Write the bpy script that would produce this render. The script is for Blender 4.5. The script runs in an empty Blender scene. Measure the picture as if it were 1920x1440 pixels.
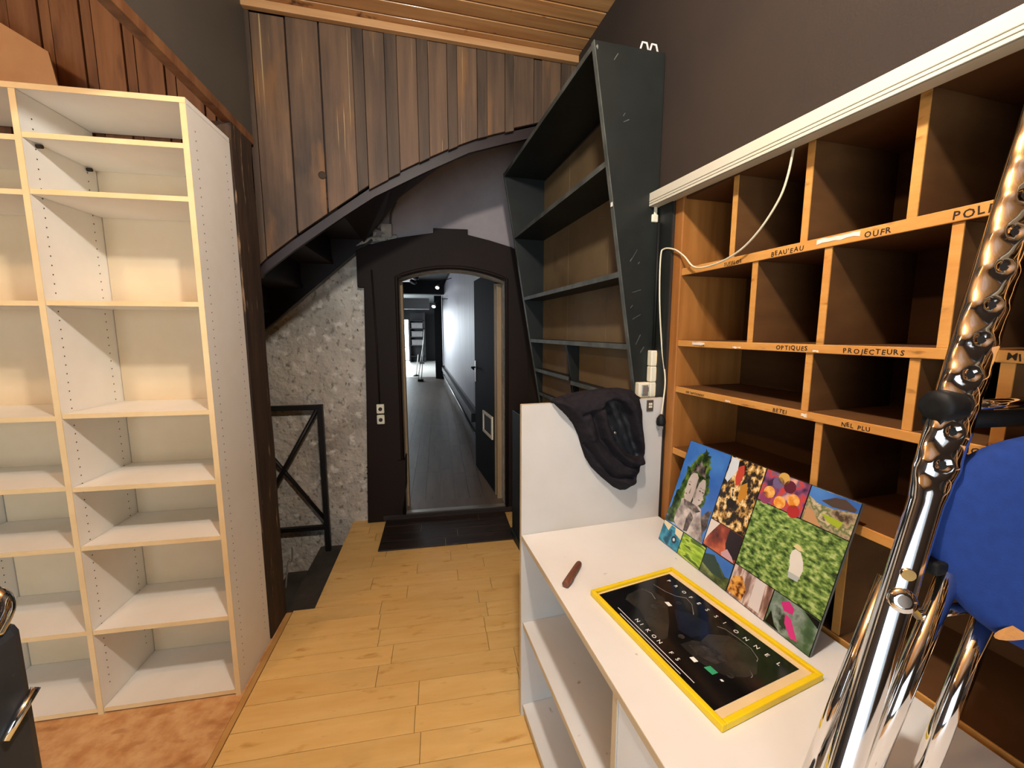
import bpy, bmesh, math, random
from mathutils import Vector, Matrix, Euler, noise
random.seed(7)
S = bpy.context.scene
COL = S.collection
R_ = math.radians

# ------------------------------------------------------------------ camera
cam = bpy.data.objects.new('camera', bpy.data.cameras.new('camera'))
COL.objects.link(cam)
cam.data.sensor_width = 36.0
cam.data.lens = 765.0 / 1920.0 * 36.0
cam.data.clip_start = 0.02
cam.data.clip_end = 100
cam.location = (0, 0, 1.5)
cam.rotation_euler = (R_(90 - 7.3), 0, R_(-10.2))
S.camera = cam

# ------------------------------------------------------------------ world, light, exposure
W = bpy.data.worlds.new('world'); S.world = W; W.use_nodes = True
W.node_tree.nodes['Background'].inputs[0].default_value = (0.75, 0.87, 1.0, 1)
W.node_tree.nodes['Background'].inputs[1].default_value = 0.6
S.view_settings.view_transform = 'Standard'
S.view_settings.look = 'None'
S.view_settings.gamma = 1.0
S.view_settings.use_curve_mapping = False
S.view_settings.exposure = 0.55

def lamp(name, kind, loc, target, power, color, size=0.1, size_y=None, spot=None, blend=0.4):
    d = bpy.data.lights.new(name, kind)
    d.energy = power; d.color = color
    if kind == 'AREA':
        d.shape = 'RECTANGLE' if size_y else 'DISK'
        d.size = size
        if size_y: d.size_y = size_y
    else:
        d.shadow_soft_size = size
    if kind == 'SPOT':
        d.spot_size = R_(spot); d.spot_blend = blend
    o = bpy.data.objects.new(name, d); COL.objects.link(o)
    o.location = loc
    v = Vector(target) - Vector(loc)
    o.rotation_euler = v.to_track_quat('-Z', 'Y').to_euler()
    return o

WARM = (1.0, 0.80, 0.58)
lamp('ceiling_lamp_light', 'POINT', (0.10, 0.36, 2.66), (0, 0.3, 0), 76, (1.0, 0.95, 0.88), 0.05)
lamp('alcove_lamp_light', 'POINT', (-1.55, 0.55, 2.70), (-1.5, 0.6, 0), 23, (1.0, 0.68, 0.38), 0.06)
lamp('shop_window_light', 'AREA', (-0.95, -2.30, 1.20), (-0.5, 0.0, 0.95), 50, (0.74, 0.87, 1.0), 2.2, 1.9)
lamp('corridor_window_light', 'AREA', (-1.50, 9.2, 1.6), (0.4, 8.6, 1.3), 20, (0.86, 0.90, 1.0), 2.4, 2.0)
lamp('far_room_window_light', 'AREA', (-2.8, 16.5, 1.7), (0.0, 16.0, 0.6), 300, (0.86, 0.94, 1.0), 3.0, 2.2)

# ------------------------------------------------------------------ materials
MATS = {}
def _nt(name):
    m = bpy.data.materials.new(name); m.use_nodes = True
    nt = m.node_tree; b = nt.nodes['Principled BSDF']
    return m, nt, b
def lin(c):
    return tuple(((x / 12.92) if x <= 0.04045 else ((x + 0.055) / 1.055) ** 2.4) for x in c)
def hexc(h):
    h = h.lstrip('#'); return lin(tuple(int(h[i:i + 2], 16) / 255 for i in (0, 2, 4)))

def mat(name, c1, c2=None, rough=0.6, scale=8.0, stretch=(1, 1, 1), bump=0.0, bscale=None, metal=0.0,
        lo=0.35, hi=0.65, detail=5.0, rnd=0.0, spec=0.4, extra=None, distortion=0.0, coat=0.0, bstretch=None, bdist=0.01):
    """Noise between two colours, per-object random shift, optional bump and extra spots."""
    if name in MATS: return MATS[name]
    m, nt, b = _nt(name); N = nt.nodes; L = nt.links
    c1 = hexc(c1) if isinstance(c1, str) else c1
    c2 = c1 if c2 is None else (hexc(c2) if isinstance(c2, str) else c2)
    b.inputs['Roughness'].default_value = rough
    b.inputs['Metallic'].default_value = metal
    b.inputs['Specular IOR Level'].default_value = spec
    if coat: b.inputs['Coat Weight'].default_value = coat; b.inputs['Coat Roughness'].default_value = 0.15
    tc = N.new('ShaderNodeTexCoord'); oi = N.new('ShaderNodeObjectInfo')
    mul = N.new('ShaderNodeMath'); mul.operation = 'MULTIPLY'; mul.inputs[1].default_value = 37.0 if rnd else 0.0
    L.new(oi.outputs['Random'], mul.inputs[0])
    add = N.new('ShaderNodeVectorMath'); add.operation = 'ADD'
    L.new(tc.outputs['Object'], add.inputs[0]); L.new(mul.outputs[0], add.inputs[1])
    mp = N.new('ShaderNodeMapping'); mp.inputs['Scale'].default_value = stretch
    L.new(add.outputs[0], mp.inputs['Vector'])
    nz = N.new('ShaderNodeTexNoise'); nz.inputs['Scale'].default_value = scale
    nz.inputs['Detail'].default_value = detail; nz.inputs['Distortion'].default_value = distortion
    nz.inputs['Roughness'].default_value = 0.6
    L.new(mp.outputs[0], nz.inputs['Vector'])
    cr = N.new('ShaderNodeValToRGB')
    cr.color_ramp.elements[0].position = lo; cr.color_ramp.elements[1].position = hi
    cr.color_ramp.elements[0].color = (*c1, 1); cr.color_ramp.elements[1].color = (*c2, 1)
    L.new(nz.outputs['Fac'], cr.inputs['Fac'])
    out = cr.outputs['Color']
    if rnd:
        hs = N.new('ShaderNodeHueSaturation')
        mr = N.new('ShaderNodeMapRange'); mr.inputs['To Min'].default_value = 1 - rnd; mr.inputs['To Max'].default_value = 1 + rnd
        L.new(oi.outputs['Random'], mr.inputs['Value']); L.new(mr.outputs[0], hs.inputs['Value'])
        L.new(out, hs.inputs['Color']); out = hs.outputs['Color']
    for (col, sc, a, bb, st) in (extra or []):          # further noise-shaped stains
        mp2 = N.new('ShaderNodeMapping'); mp2.inputs['Scale'].default_value = st
        mp2.inputs['Location'].default_value = (sc * .37, sc * .11, sc * .23)
        L.new(add.outputs[0], mp2.inputs['Vector'])
        n2 = N.new('ShaderNodeTexNoise'); n2.inputs['Scale'].default_value = sc; n2.inputs['Detail'].default_value = 6
        L.new(mp2.outputs[0], n2.inputs['Vector'])
        r2 = N.new('ShaderNodeValToRGB'); r2.color_ramp.elements[0].position = a; r2.color_ramp.elements[1].position = bb
        L.new(n2.outputs['Fac'], r2.inputs['Fac'])
        mx = N.new('ShaderNodeMix'); mx.data_type = 'RGBA'
        L.new(r2.outputs['Color'], mx.inputs['Factor']); L.new(out, mx.inputs['A'])
        cc = hexc(col) if isinstance(col, str) else col
        mx.inputs['B'].default_value = (*cc, 1); out = mx.outputs['Result']
    L.new(out, b.inputs['Base Color'])
    if bump:
        n3 = N.new('ShaderNodeTexNoise'); n3.inputs['Scale'].default_value = bscale or scale * 2
        n3.inputs['Detail'].default_value = 8
        mp3 = N.new('ShaderNodeMapping'); mp3.inputs['Scale'].default_value = bstretch or stretch
        L.new(add.outputs[0], mp3.inputs['Vector']); L.new(mp3.outputs[0], n3.inputs['Vector'])
        bp = N.new('ShaderNodeBump'); bp.inputs['Strength'].default_value = bump; bp.inputs['Distance'].default_value = bdist
        L.new(n3.outputs['Fac'], bp.inputs['Height']); L.new(bp.outputs[0], b.inputs['Normal'])
    MATS[name] = m
    return m

def emit(name, col, st):
    m, nt, b = _nt(name)
    b.inputs['Base Color'].default_value = (*col, 1)
    b.inputs['Emission Color'].default_value = (*col, 1); b.inputs['Emission Strength'].default_value = st
    return m

M_white   = mat('white_melamine', '#efece4', '#e8e3d8', rough=0.42, scale=3.0, bump=0.02, bscale=90)
M_wedge   = mat('cream_edge_banding', '#e9cf9d', '#dfc18c', rough=0.5, scale=6.0)
M_back    = mat('shelf_back_board', '#dfc9a6', '#d6bd96', rough=0.6, scale=2.5)
M_hole    = mat('pin_hole_dark', '#3a2f22', rough=0.9)
M_desk    = mat('desk_white_melamine', '#dfdfdb', '#d8d6d0', rough=0.33, scale=2.5, extra=[('#8d7a60', 26, 0.70, 0.78, (1, 1, 1))])
M_deskp   = mat('desk_panel_white', '#c9c6c0', '#c0bbb2', rough=0.4, scale=2.0)
M_deske   = mat('desk_edge_band', '#cdbd9f', '#c2ae8c', rough=0.5, scale=5.0)
M_door_w  = mat('desk_door_white', '#e6ecec', '#dfe6e8', rough=0.35, scale=2.0)
M_plank   = mat('old_brown_boards', '#4c392a', '#6a5038', rough=0.62, scale=2.6, stretch=(9, 9, 0.55), bump=0.2, bscale=5,
                lo=0.32, hi=0.70, rnd=0.12, extra=[('#3a2d22', 2.0, 0.48, 0.72, (2, 2, 0.7)), ('#80582f', 2.6, 0.56, 0.74, (3, 3, 0.8)), ('#a3895f', 5.0, 0.655, 0.70, (26, 26, 0.30))])
M_batten  = mat('old_brown_battens', '#3c2e23', '#56422f', rough=0.62, scale=2.6, stretch=(9, 9, 0.55), bump=0.25, bscale=5,
                lo=0.30, hi=0.72, rnd=0.16, extra=[('#241b13', 3.0, 0.52, 0.72, (3, 3, 0.5))])
M_orange  = mat('red_brown_boards', '#6d4529', '#855a38', rough=0.6, scale=3.0, stretch=(7, 7, 0.6), bump=0.2, bscale=6, rnd=0.1,
                extra=[('#512f1b', 4.0, 0.56, 0.74, (4, 4, 0.8))])
M_ceil    = mat('varnished_ceiling_boards', '#b07a48', '#cb9860', rough=0.38, scale=2.4, stretch=(0.6, 9, 9), bump=0.12, bscale=5,
                rnd=0.12, extra=[('#4b2711', 5.0, 0.66, 0.74, (2.2, 2.5, 2.5))], coat=0.2)
M_ctrim   = mat('ceiling_strip_wood', '#a87a4c', '#bd9060', rough=0.5, scale=3, stretch=(0.6, 9, 9))
M_post    = mat('worn_dark_post', '#2d221a', '#453325', rough=0.7, scale=3, stretch=(6, 6, 0.7), bump=0.4, bscale=8,
                extra=[('#94795c', 9, 0.63, 0.70, (4, 4, 0.6))])
M_gwall   = mat('dark_grey_bulkhead', '#48433c', '#504a42', rough=0.55, scale=2.0, bump=0.05, bscale=30)
M_brown   = mat('brown_fabric_wall', '#2c221b', '#33281e', rough=0.85, scale=2.2, bump=0.15, bscale=160, bstretch=(1, 1, 1),
                extra=[('#261d17', 1.3, 0.5, 0.75, (1, 1, 1))])
M_plast   = mat('rough_old_plaster', '#b5ada0', '#cdc6b9', rough=0.85, scale=6.0, bump=1.0, bscale=24, bdist=0.022, lo=0.3, hi=0.7,
                extra=[('#938b7f', 2.2, 0.52, 0.70, (1, 1, 1)), ('#8d8578', 34, 0.58, 0.68, (1, 1, 0.7)), ('#4e473e', 38, 0.68, 0.72, (1, 1, 0.6)), ('#ddd8cc', 16, 0.56, 0.68, (1, 1, 1))])
M_darkpl  = mat('stairwell_concrete', '#37342f', '#4c4841', rough=0.9, scale=4.0, bump=0.4, bscale=20)
M_surr    = mat('dark_brown_door_surround', '#1c120d', '#221610', rough=0.65, scale=2.0, bump=0.06, bscale=12, spec=0.2)
M_step    = mat('dark_landing_boards', '#1f1611', '#332720', rough=0.5, scale=4, stretch=(0.6, 7, 7), bump=0.25, bscale=6,
                extra=[('#6b5a48', 14, 0.68, 0.74, (0.5, 5, 5))])
M_stair   = mat('dark_plum_stairs', '#1b1213', '#241718', rough=0.5, scale=3.0)
M_floor   = mat('yellow_laminate_plank', '#dcb168', '#e6c07a', rough=0.42, scale=4.5, stretch=(0.7, 4, 4), bump=0.03, bscale=30, rnd=0.045,
                lo=0.32, hi=0.68, extra=[('#c9974f', 9, 0.60, 0.74, (1, 3, 3)), ('#5c4022', 40, 0.76, 0.80, (1, 1, 1)), ('#b99c62', 1.7, 0.60, 0.80, (1, 1, 1))])
M_seam    = mat('floor_joint_dark', '#6b4a24', '#7b582d', rough=0.8, scale=5)
M_cork    = mat('orange_brown_cork_floor', '#c58c56', '#dcb27c', rough=0.5, scale=16, lo=0.35, hi=0.66, detail=7, bump=0.05, bscale=40,
                extra=[('#b27a45', 9, 0.56, 0.7, (1, 2, 1))])
M_bstrip  = mat('floor_border_strip', '#b98a4c', '#c79a58', rough=0.5)
M_black   = mat('black_painted_board', '#141715', '#1d211e', rough=0.5, scale=4, bump=0.08, bscale=20,
                extra=[('#6a6a62', 30, 0.745, 0.775, (1, 1, 0.5))])
M_bedge   = mat('scuffed_black_edge', '#3c403b', '#5d605a', rough=0.55, scale=9)
M_hard    = mat('brown_hardboard', '#6d5638', '#7b6342', rough=0.7, scale=2.5, extra=[('#5a452c', 3, 0.55, 0.75, (1, 1, 1))])
M_oak     = mat('raw_plywood_edge', '#c2853f', '#d39a50', rough=0.55, scale=6, stretch=(5, 1, 5), bump=0.1, bscale=14, lo=0.3, hi=0.7,
                extra=[('#8f5d28', 12, 0.62, 0.72, (2, 1, 4))])
M_ply     = mat('brown_plywood_panel', '#563619', '#64411f', rough=0.6, scale=4, stretch=(1, 1, 4), bump=0.05)
M_stile   = mat('varnished_wood_stile', '#935c28', '#a86e36', rough=0.42, scale=3, stretch=(8, 8, 0.5))
M_pvc     = mat('white_plastic_rail', '#cfcab6', '#c6c0aa', rough=0.4, scale=2)
M_pvcl    = mat('rail_groove_grey', '#8f8b7c', rough=0.6)
M_sock    = mat('cream_plastic', '#e6dfc6', '#ddd5ba', rough=0.4, scale=4)
M_sockd   = mat('socket_slot_dark', '#2a241c', rough=0.6)
M_cord    = mat('cream_cable', '#d8cfb2', rough=0.5)
M_blackp  = mat('black_plastic', '#0d0d0d', '#151514', rough=0.6, spec=0.25)
M_chrome  = mat('chrome', (0.78, 0.77, 0.76), rough=0.07, metal=1.0, scale=3)
M_blue    = mat('royal_blue_cloth', '#0d2c6b', '#103274', rough=0.9, scale=60, bump=0.1, bscale=400)
M_worn    = mat('worn_foam_patch', '#a8713a', '#bb8347', rough=0.9, scale=40, bump=0.2)
M_hood    = mat('charcoal_fleece', '#1c191c', '#231f23', rough=0.92, scale=60, bump=0.15, bscale=240, spec=0.15)
M_lining  = mat('black_nylon_lining', '#0c0d0f', '#181a1d', rough=0.5, scale=12, bump=0.3, bscale=30)
M_yel     = mat('yellow_plastic_frame', '#e0bd10', '#ecca1c', rough=0.35, scale=3)
M_mat_    = mat('cream_passepartout', '#dcc79c', '#d6bf92', rough=0.6)
M_print   = mat('glossy_black_print', '#0b0b0c', '#141415', rough=0.12, scale=6, spec=0.5)
M_pgrey   = mat('print_dark_grey', '#1e1d1c', '#333029', rough=0.15, scale=14)
M_pgrey2  = mat('print_mid_grey', '#3d3a36', '#1a1918', rough=0.15, scale=40)
M_pblue   = mat('print_blue_black', '#131722', '#191d28', rough=0.15)
M_pwhite  = mat('print_white_ink', '#e8e6e0', rough=0.25)
M_pgreen  = mat('print_green_screen', '#2f8f63', '#3fa877', rough=0.2)
M_ink     = mat('black_marker_ink', '#2a1a0c', rough=0.7)
M_peel    = mat('white_tape_remnant', '#e9e2d6', '#d9cfc0', rough=0.6, scale=20)
M_cigar   = mat('brown_leaf_roll', '#5c3220', '#74452e', rough=0.6, scale=8, stretch=(1, 1, 1), bump=0.3, bscale=60)
M_sheet   = mat('fibre_sheet', '#a57a50', '#b2885d', rough=0.75, scale=4)
M_iron    = mat('black_painted_iron', '#12100f', '#1c1917', rough=0.5, scale=8)
M_cab     = mat('dark_grey_cabinet_shell', '#26282b', '#34363a', rough=0.5, scale=9, extra=[('#5d5f60', 30, 0.7, 0.76, (1, 1, 1))])
M_cfloor  = mat('grey_corridor_laminate', '#5c5046', '#6c6055', rough=0.42, scale=3, stretch=(5, 0.6, 5), rnd=0.06,
                extra=[('#4c443c', 8, 0.64, 0.72, (3, 0.5, 1))])
M_cwall   = mat('grey_white_panelling', '#8b8a90', '#a4a2a8', rough=0.42, scale=3, stretch=(1, 6, 0.3))
M_cdark   = mat('black_corridor_paint', '#0c0b0c', '#121113', rough=0.5)
M_cdoor   = mat('dark_door_paint', '#0d0b0d', '#151316', rough=0.7, scale=4, stretch=(3, 3, 0.5), spec=0.15)
M_beige   = mat('bare_wood_jamb', '#8d7656', '#a18a68', rough=0.6, scale=3, stretch=(6, 6, 0.6))
M_cceil   = mat('grey_corridor_ceiling', '#4d5150', '#5a5e5d', rough=0.6)
M_metal   = mat('aluminium_strip', '#b5b2ab', rough=0.3, metal=0.8)
M_pipe    = mat('grey_painted_conduit', '#55534f', '#65635d', rough=0.5)
M_wallp   = mat('plain_room_paint', '#33281f', '#3b2f26', rough=0.8)
M_boxg    = mat('grey_cardboard', '#6d6a6a', '#7a7776', rough=0.7)
M_tile    = mat('pale_far_floor', '#cfccc6', '#c2bfb8', rough=0.35)
M_sky_e   = emit('daylight_pane', (0.80, 0.93, 1.0), 6.0)
M_lampg   = emit('lit_lamp_face', (1.0, 0.97, 0.92), 6.0)
M_whitep  = mat('white_paint', '#c9c9c6', rough=0.5)

# ------------------------------------------------------------------ frames and object helpers
class Frame:
    def __init__(s, ang=0.0, ox=0.0, oy=0.0):
        s.a = R_(ang); s.o = Vector((ox, oy, 0))
    def w(s, p):
        c, n = math.cos(s.a), math.sin(s.a)
        return Vector((c * p[0] - n * p[1], n * p[0] + c * p[1], p[2])) + s.o
LF = Frame(0)                       # floor, left bookcase and door wall
RF = Frame(5.5)                     # right wall: desk, pigeonholes, black shelf
KF = Frame(4.0, -0.86, 2.25)        # boarded staircase side and ceiling
CF = Frame(2.4, 0.56, 3.45)         # corridor right wall

ORG = {}
def setp(o, label=None, cat=None, group=None, kind=None):
    if label: o['label'] = label
    if cat: o['category'] = cat
    if group: o['group'] = group
    if kind: o['kind'] = kind
    return o
def thing(name, label, cat, fr, org, group=None, kind=None):
    o = bpy.data.objects.new(name, None); COL.objects.link(o)
    o.empty_display_size = 0.05
    o.location = fr.w(org); o.rotation_euler = (0, 0, fr.a)
    ORG[o] = Vector(org)
    return setp(o, label, cat, group, kind)

class G:
    """collects geometry in frame coordinates"""
    def __init__(s): s.v = []; s.f = []; s.sm = []
    def add(s, vs, fs, smooth=False):
        n = len(s.v); s.v += [Vector(p) for p in vs]
        s.f += [tuple(i + n for i in f) for f in fs]; s.sm += [smooth] * len(fs)
        return s
    def box(s, a0, a1, b0, b1, c0, c1):
        vs = [(x, y, z) for z in (c0, c1) for y in (b0, b1) for x in (a0, a1)]
        return s.add(vs, [(0, 2, 3, 1), (4, 5, 7, 6), (0, 1, 5, 4), (2, 6, 7, 3), (0, 4, 6, 2), (1, 3, 7, 5)])
    def prism(s, poly, axis, t0, t1):
        """poly: 2-D outline; axis 0/1/2 = extrusion axis"""
        def mk(p, t):
            if axis == 0: return (t, p[0], p[1])
            if axis == 1: return (p[0], t, p[1])
            return (p[0], p[1], t)
        n = len(poly)
        vs = [mk(p, t0) for p in poly] + [mk(p, t1) for p in poly]
        fs = [tuple(range(n)), tuple(range(2 * n - 1, n - 1, -1))]
        fs += [(i, i + n, (i + 1) % n + n, (i + 1) % n) for i in range(n)]
        return s.add(vs, fs)
    def hexa(s, q0, q1):
        """solid between two quads"""
        return s.add(list(q0) + list(q1), [(3, 2, 1, 0), (4, 5, 6, 7), (0, 1, 5, 4), (1, 2, 6, 5), (2, 3, 7, 6), (3, 0, 4, 7)])
    def tube(s, pts, r, seg=10, cap=True, ry=None, side=None):
        pts = [Vector(p) for p in pts]; n = len(pts)
        rr = r if isinstance(r, (list, tuple)) else [r] * n
        vs = []; ref = Vector(side) if side else None
        for i, p in enumerate(pts):
            t = (pts[min(i + 1, n - 1)] - pts[max(i - 1, 0)]).normalized()
            if ref is None:
                ref = Vector((0, 0, 1)) if abs(t.z) < 0.9 else Vector((1, 0, 0))
            a = (ref - t * ref.dot(t)).normalized(); b = t.cross(a)
            if not side: ref = a
            for k in range(seg):
                an = 2 * math.pi * k / seg
                vs.append(p + a * (rr[i] * math.cos(an)) + b * ((ry or rr[i]) * math.sin(an)))
        fs = [(i * seg + k, i * seg + (k + 1) % seg, (i + 1) * seg + (k + 1) % seg, (i + 1) * seg + k) for i in range(n - 1) for k in range(seg)]
        s.add(vs, fs, True)
        if cap:
            m = len(s.v) - len(vs)
            s.f += [tuple(m + k for k in reversed(range(seg))), tuple(m + (n - 1) * seg + k for k in range(seg))]
            s.sm += [False, False]
        return s
    def lathe(s, prof, c, ax=(0, 0, 1), seg=32):
        ax = Vector(ax).normalized(); ref = Vector((0, 0, 1)) if abs(ax.z) < 0.9 else Vector((1, 0, 0))
        a = (ref - ax * ref.dot(ax)).normalized(); b = ax.cross(a); c = Vector(c); vs = []
        for (r, h) in prof:
            for k in range(seg):
                an = 2 * math.pi * k / seg
                vs.append(c + ax * h + a * (r * math.cos(an)) + b * (r * math.sin(an)))
        n = len(prof)
        fs = [(i * seg + k, i * seg + (k + 1) % seg, (i + 1) * seg + (k + 1) % seg, (i + 1) * seg + k) for i in range(n - 1) for k in range(seg)]
        s.add(vs, fs, True)
        m = len(s.v) - len(vs)
        s.f += [tuple(m + k for k in reversed(range(seg))), tuple(m + (n - 1) * seg + k for k in range(seg))]; s.sm += [False, False]
        return s
    def poly(s, pts3): return s.add(pts3, [tuple(range(len(pts3)))])

def _mesh(name, g, m, org, bevel):
    me = bpy.data.meshes.new(name)
    me.from_pydata([tuple(p - org) for p in g.v], [], g.f)
    for p, q in zip(me.polygons, g.sm): p.use_smooth = q
    me.update()
    bm = bmesh.new(); bm.from_mesh(me); bmesh.ops.recalc_face_normals(bm, faces=bm.faces); bm.to_mesh(me); bm.free()
    if m: me.materials.append(m)
    o = bpy.data.objects.new(name, me); COL.objects.link(o)
    if bevel:
        md = o.modifiers.new('bevel', 'BEVEL'); md.width = bevel; md.segments = 2; md.limit_method = 'ANGLE'
    return o
def part(name, g, m, parent, bevel=0.0, label=None, kind=None):
    org = ORG[parent]
    o = _mesh(name, g, m, org, bevel); o.parent = parent; ORG[o] = org
    return setp(o, label, None, None, kind)
def solo(name, g, m, fr, org, label=None, cat=None, group=None, kind=None, bevel=0.0):
    o = _mesh(name, g, m, Vector(org), bevel)
    o.location = fr.w(org); o.rotation_euler = (0, 0, fr.a); ORG[o] = Vector(org)
    return setp(o, label, cat, group, kind)
def struct(name, g, m, fr=LF, label=None, org=(0, 0, 0), bevel=0.0):
    return solo(name, g, m, fr, org, label, None, None, 'structure', bevel)
def B(*a): return G().box(*a)

def text_geo(body, size, org, right, up, jitter=0.0, extrude=0.0003, spacing=1.0, shear=0.0):
    """flat lettering; returns G in frame coordinates"""
    g = G(); right = Vector(right); up = Vector(up); nrm = right.cross(up); org = Vector(org); x = 0.0
    dg = None
    for ch in body:
        if ch == ' ': x += size * 0.4 * spacing; continue
        cu = bpy.data.curves.new('t', 'FONT'); cu.body = ch; cu.size = size; cu.extrude = extrude; cu.resolution_u = 2
        cu.offset = 0.012 * size if jitter else 0.0
        ob = bpy.data.objects.new('t', cu); COL.objects.link(ob)
        bpy.context.view_layer.update(); dg = bpy.context.evaluated_depsgraph_get()
        me = bpy.data.meshes.new_from_object(ob.evaluated_get(dg))
        xs = [v.co.x for v in me.vertices]; w = max(xs) - min(xs); x0 = min(xs)
        an = random.uniform(-jitter, jitter); dy = random.uniform(-jitter, jitter) * size * 0.5
        ca, sa = math.cos(an), math.sin(an); vs = []
        for v in me.vertices:
            px, py = v.co.x - x0, v.co.y
            px += shear * py
            qx, qy = px * ca - py * sa, px * sa + py * ca
            vs.append(org + right * (x + qx) + up * (qy + dy) + nrm * (v.co.z))
        g.add(vs, [tuple(p.vertices) for p in me.polygons])
        x += w + size * 0.16 * spacing
        bpy.data.objects.remove(ob); bpy.data.curves.remove(cu); bpy.data.meshes.remove(me)
    g.width = x
    return g
def interp(pts, x):
    for (x0, y0), (x1, y1) in zip(pts, pts[1:]):
        if x <= x1: return y0 + (y1 - y0) * (x - x0) / (x1 - x0)
    return pts[-1][1]
def smooth_path(pts, n=8):
    pts = [Vector(p) for p in pts]; out = []
    for i in range(len(pts) - 1):
        p0 = pts[max(i - 1, 0)]; p1 = pts[i]; p2 = pts[i + 1]; p3 = pts[min(i + 2, len(pts) - 1)]
        for k in range(n):
            t = k / n
            out.append(0.5 * ((2 * p1) + (p2 - p0) * t + (2 * p0 - 5 * p1 + 4 * p2 - p3) * t * t + (3 * p1 - p0 - 3 * p2 + p3) * t ** 3))
    out.append(pts[-1]); return out

# ================================================================== THE SETTING
# ---- floor: slab with a stairwell opening, planks on top
fl = struct('floor', B(-0.70, 1.6, -2.4, 3.27, -0.20, -0.006).box(-2.2, -0.70, -2.4, 2.215, -0.20, -0.006), M_seam, label='worn yellow plank floor of the shop room')
rng = random.Random(3)
pw = 0.117
y = 1.519 - 9 * pw
row = 0
joints = {0: [], }
while y < 3.21:
    y1 = min(y + pw, 3.215)
    x0 = -0.805
    if y > 2.21: x0 = -0.698
    elif y1 > 2.215: y1 = 2.215
    xs = [x0]; x = -0.8 + rng.uniform(0.25, 0.75)
    while x < 1.15:
        if x - xs[-1] > 0.12: xs.append(x)
        x += rng.uniform(0.42, 0.62)
    xs.append(1.2)
    for a, b in zip(xs, xs[1:]):
        dz = rng.uniform(-0.0006, 0.0006)
        part('floor_plank', B(a + 0.0011, b - 0.0011, y + 0.0012, y1 - 0.0012, -0.006, 0.0 + dz), M_floor, fl)
    if y < 2.215 < y + pw:
        y = 2.215
    else: y += pw
    row += 1
part('floor_plank', B(-0.698, -0.582, 3.216, 3.269, -0.006, 0.0), M_floor, fl)
part('cork_sheet', B(-2.1, -0.832, -2.3, 2.20, -0.006, 0.0), M_cork, fl, label='mottled orange brown cork floor in front of the bookcase')
part('border_strip', B(-0.830, -0.807, 0.30, 2.20, -0.006, 0.0015), M_bstrip, fl)
part('floor_plank', B(-0.80, 1.2, -2.3, 0.464, -0.006, 0.0), M_floor, fl)

# ---- ceiling boards (run along the boarded wall)
ce = struct('ceiling', B(-1.6, 2.3, -4.7, 1.35, 3.012, 3.05), M_ctrim, KF, label='sloping-grain varnished pine board ceiling')
yy = 0.02
k = 0
while yy > -4.6:
    part('ceiling_board', G().hexa([(-1.5, yy - 0.086, 2.998), (2.2, yy - 0.086, 2.998), (2.2, yy - 0.006, 2.998), (-1.5, yy - 0.006, 2.998)],
                                  [(-1.5, yy - 0.086, 3.014), (2.2, yy - 0.086, 3.014), (2.2, yy - 0.006, 3.014), (-1.5, yy - 0.006, 3.014)]), M_ceil, ce, bevel=0.003)
    yy -= 0.089; k += 1
struct('trim_1', B(0.0, 1.72, -0.030, 0.0, 2.962, 2.997), M_ctrim, KF, label='pale wooden cornice strip under the ceiling', bevel=0.003)

# ---- boarded stair side wall
ws = struct('wall_stair', G().prism([(0.0, 1.86), (0.151, 1.99), (0.395, 2.17), (0.553, 2.28), (0.824, 2.43), (1.05, 2.54), (1.254, 2.61), (1.436, 2.66), (1.75, 2.76), (1.75, 3.01), (0.0, 3.01)], 1, 0.0245, 0.030), M_stair, KF, label='brown weathered vertical boards cladding the staircase side')
BOT = [(0.0, 1.815), (0.013, 1.838), (0.151, 1.952), (0.395, 2.133), (0.553, 2.249), (0.824, 2.398), (1.05, 2.514), (1.254, 2.582), (1.436, 2.638), (1.7, 2.72)]
E_ = [0.010, 0.035, 0.184, 0.330, 0.481, 0.528, 0.632, 0.686, 0.789, 0.839, 0.941, 0.987, 1.098, 1.146, 1.249, 1.293, 1.411, 1.451, 1.567, 1.62, 1.70]
for i, (a, b) in enumerate(zip(E_, E_[1:])):
    nar = (b - a) < 0.062
    f0, f1 = (-0.001, 0.022) if nar else (0.004, 0.024)
    a2, b2 = (a - 0.002, b + 0.002) if nar else (a + 0.0035, b - 0.0035)
    dz = rng.uniform(-0.012, 0.010)
    top = 2.97 + rng.uniform(-0.012, 0.008)
    poly = [(a2, interp(BOT, a2) + dz), (b2, interp(BOT, b2) + dz), (b2, top), (a2, top)]
    part('batten' if nar else 'wall_board', G().prism(poly, 1, f0, f1), M_batten if nar else M_plank, ws, bevel=0.002)
kn = G().lathe([(0.019, 0), (0.019, 0.002), (0.012, 0.003)], (0.313, 0.0035, 2.271), (0, -1, 0), 14)
part('knot', kn, M_hole, ws)

# ---- staircase seen from below
st = thing('staircase', 'dark plum painted staircase seen from below the boards', 'staircase', LF, (-0.86, 2.7, 1.6))
for i in range(5):
    x0 = -1.62 + i * 0.215; z0 = 1.455 + i * 0.178
    part('tread', B(x0 - 0.02, x0 + 0.235, 2.29, 3.25, z0, z0 + 0.028), M_stair, st)
    part('riser', B(x0 + 0.205, x0 + 0.225, 2.29, 3.25, z0 + 0.028, z0 + 0.178), M_stair, st)
# string board under the cladding, near side
nb = [(s_, z_) for s_, z_ in BOT]
low = [(s_, z_ - (0.055 if s_ > 0.5 else 0.05)) for s_, z_ in BOT]
sg = G()
for (a, b, c, d) in zip(nb, nb[1:], low, low[1:]):
    q = [KF.w((p[0], t, p[1])) for t in (0.026, 0.05) for p in (a, b, d, c)]
    sg.hexa(q[:4], q[4:])
part('string_board', sg, M_stair, st)
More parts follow.
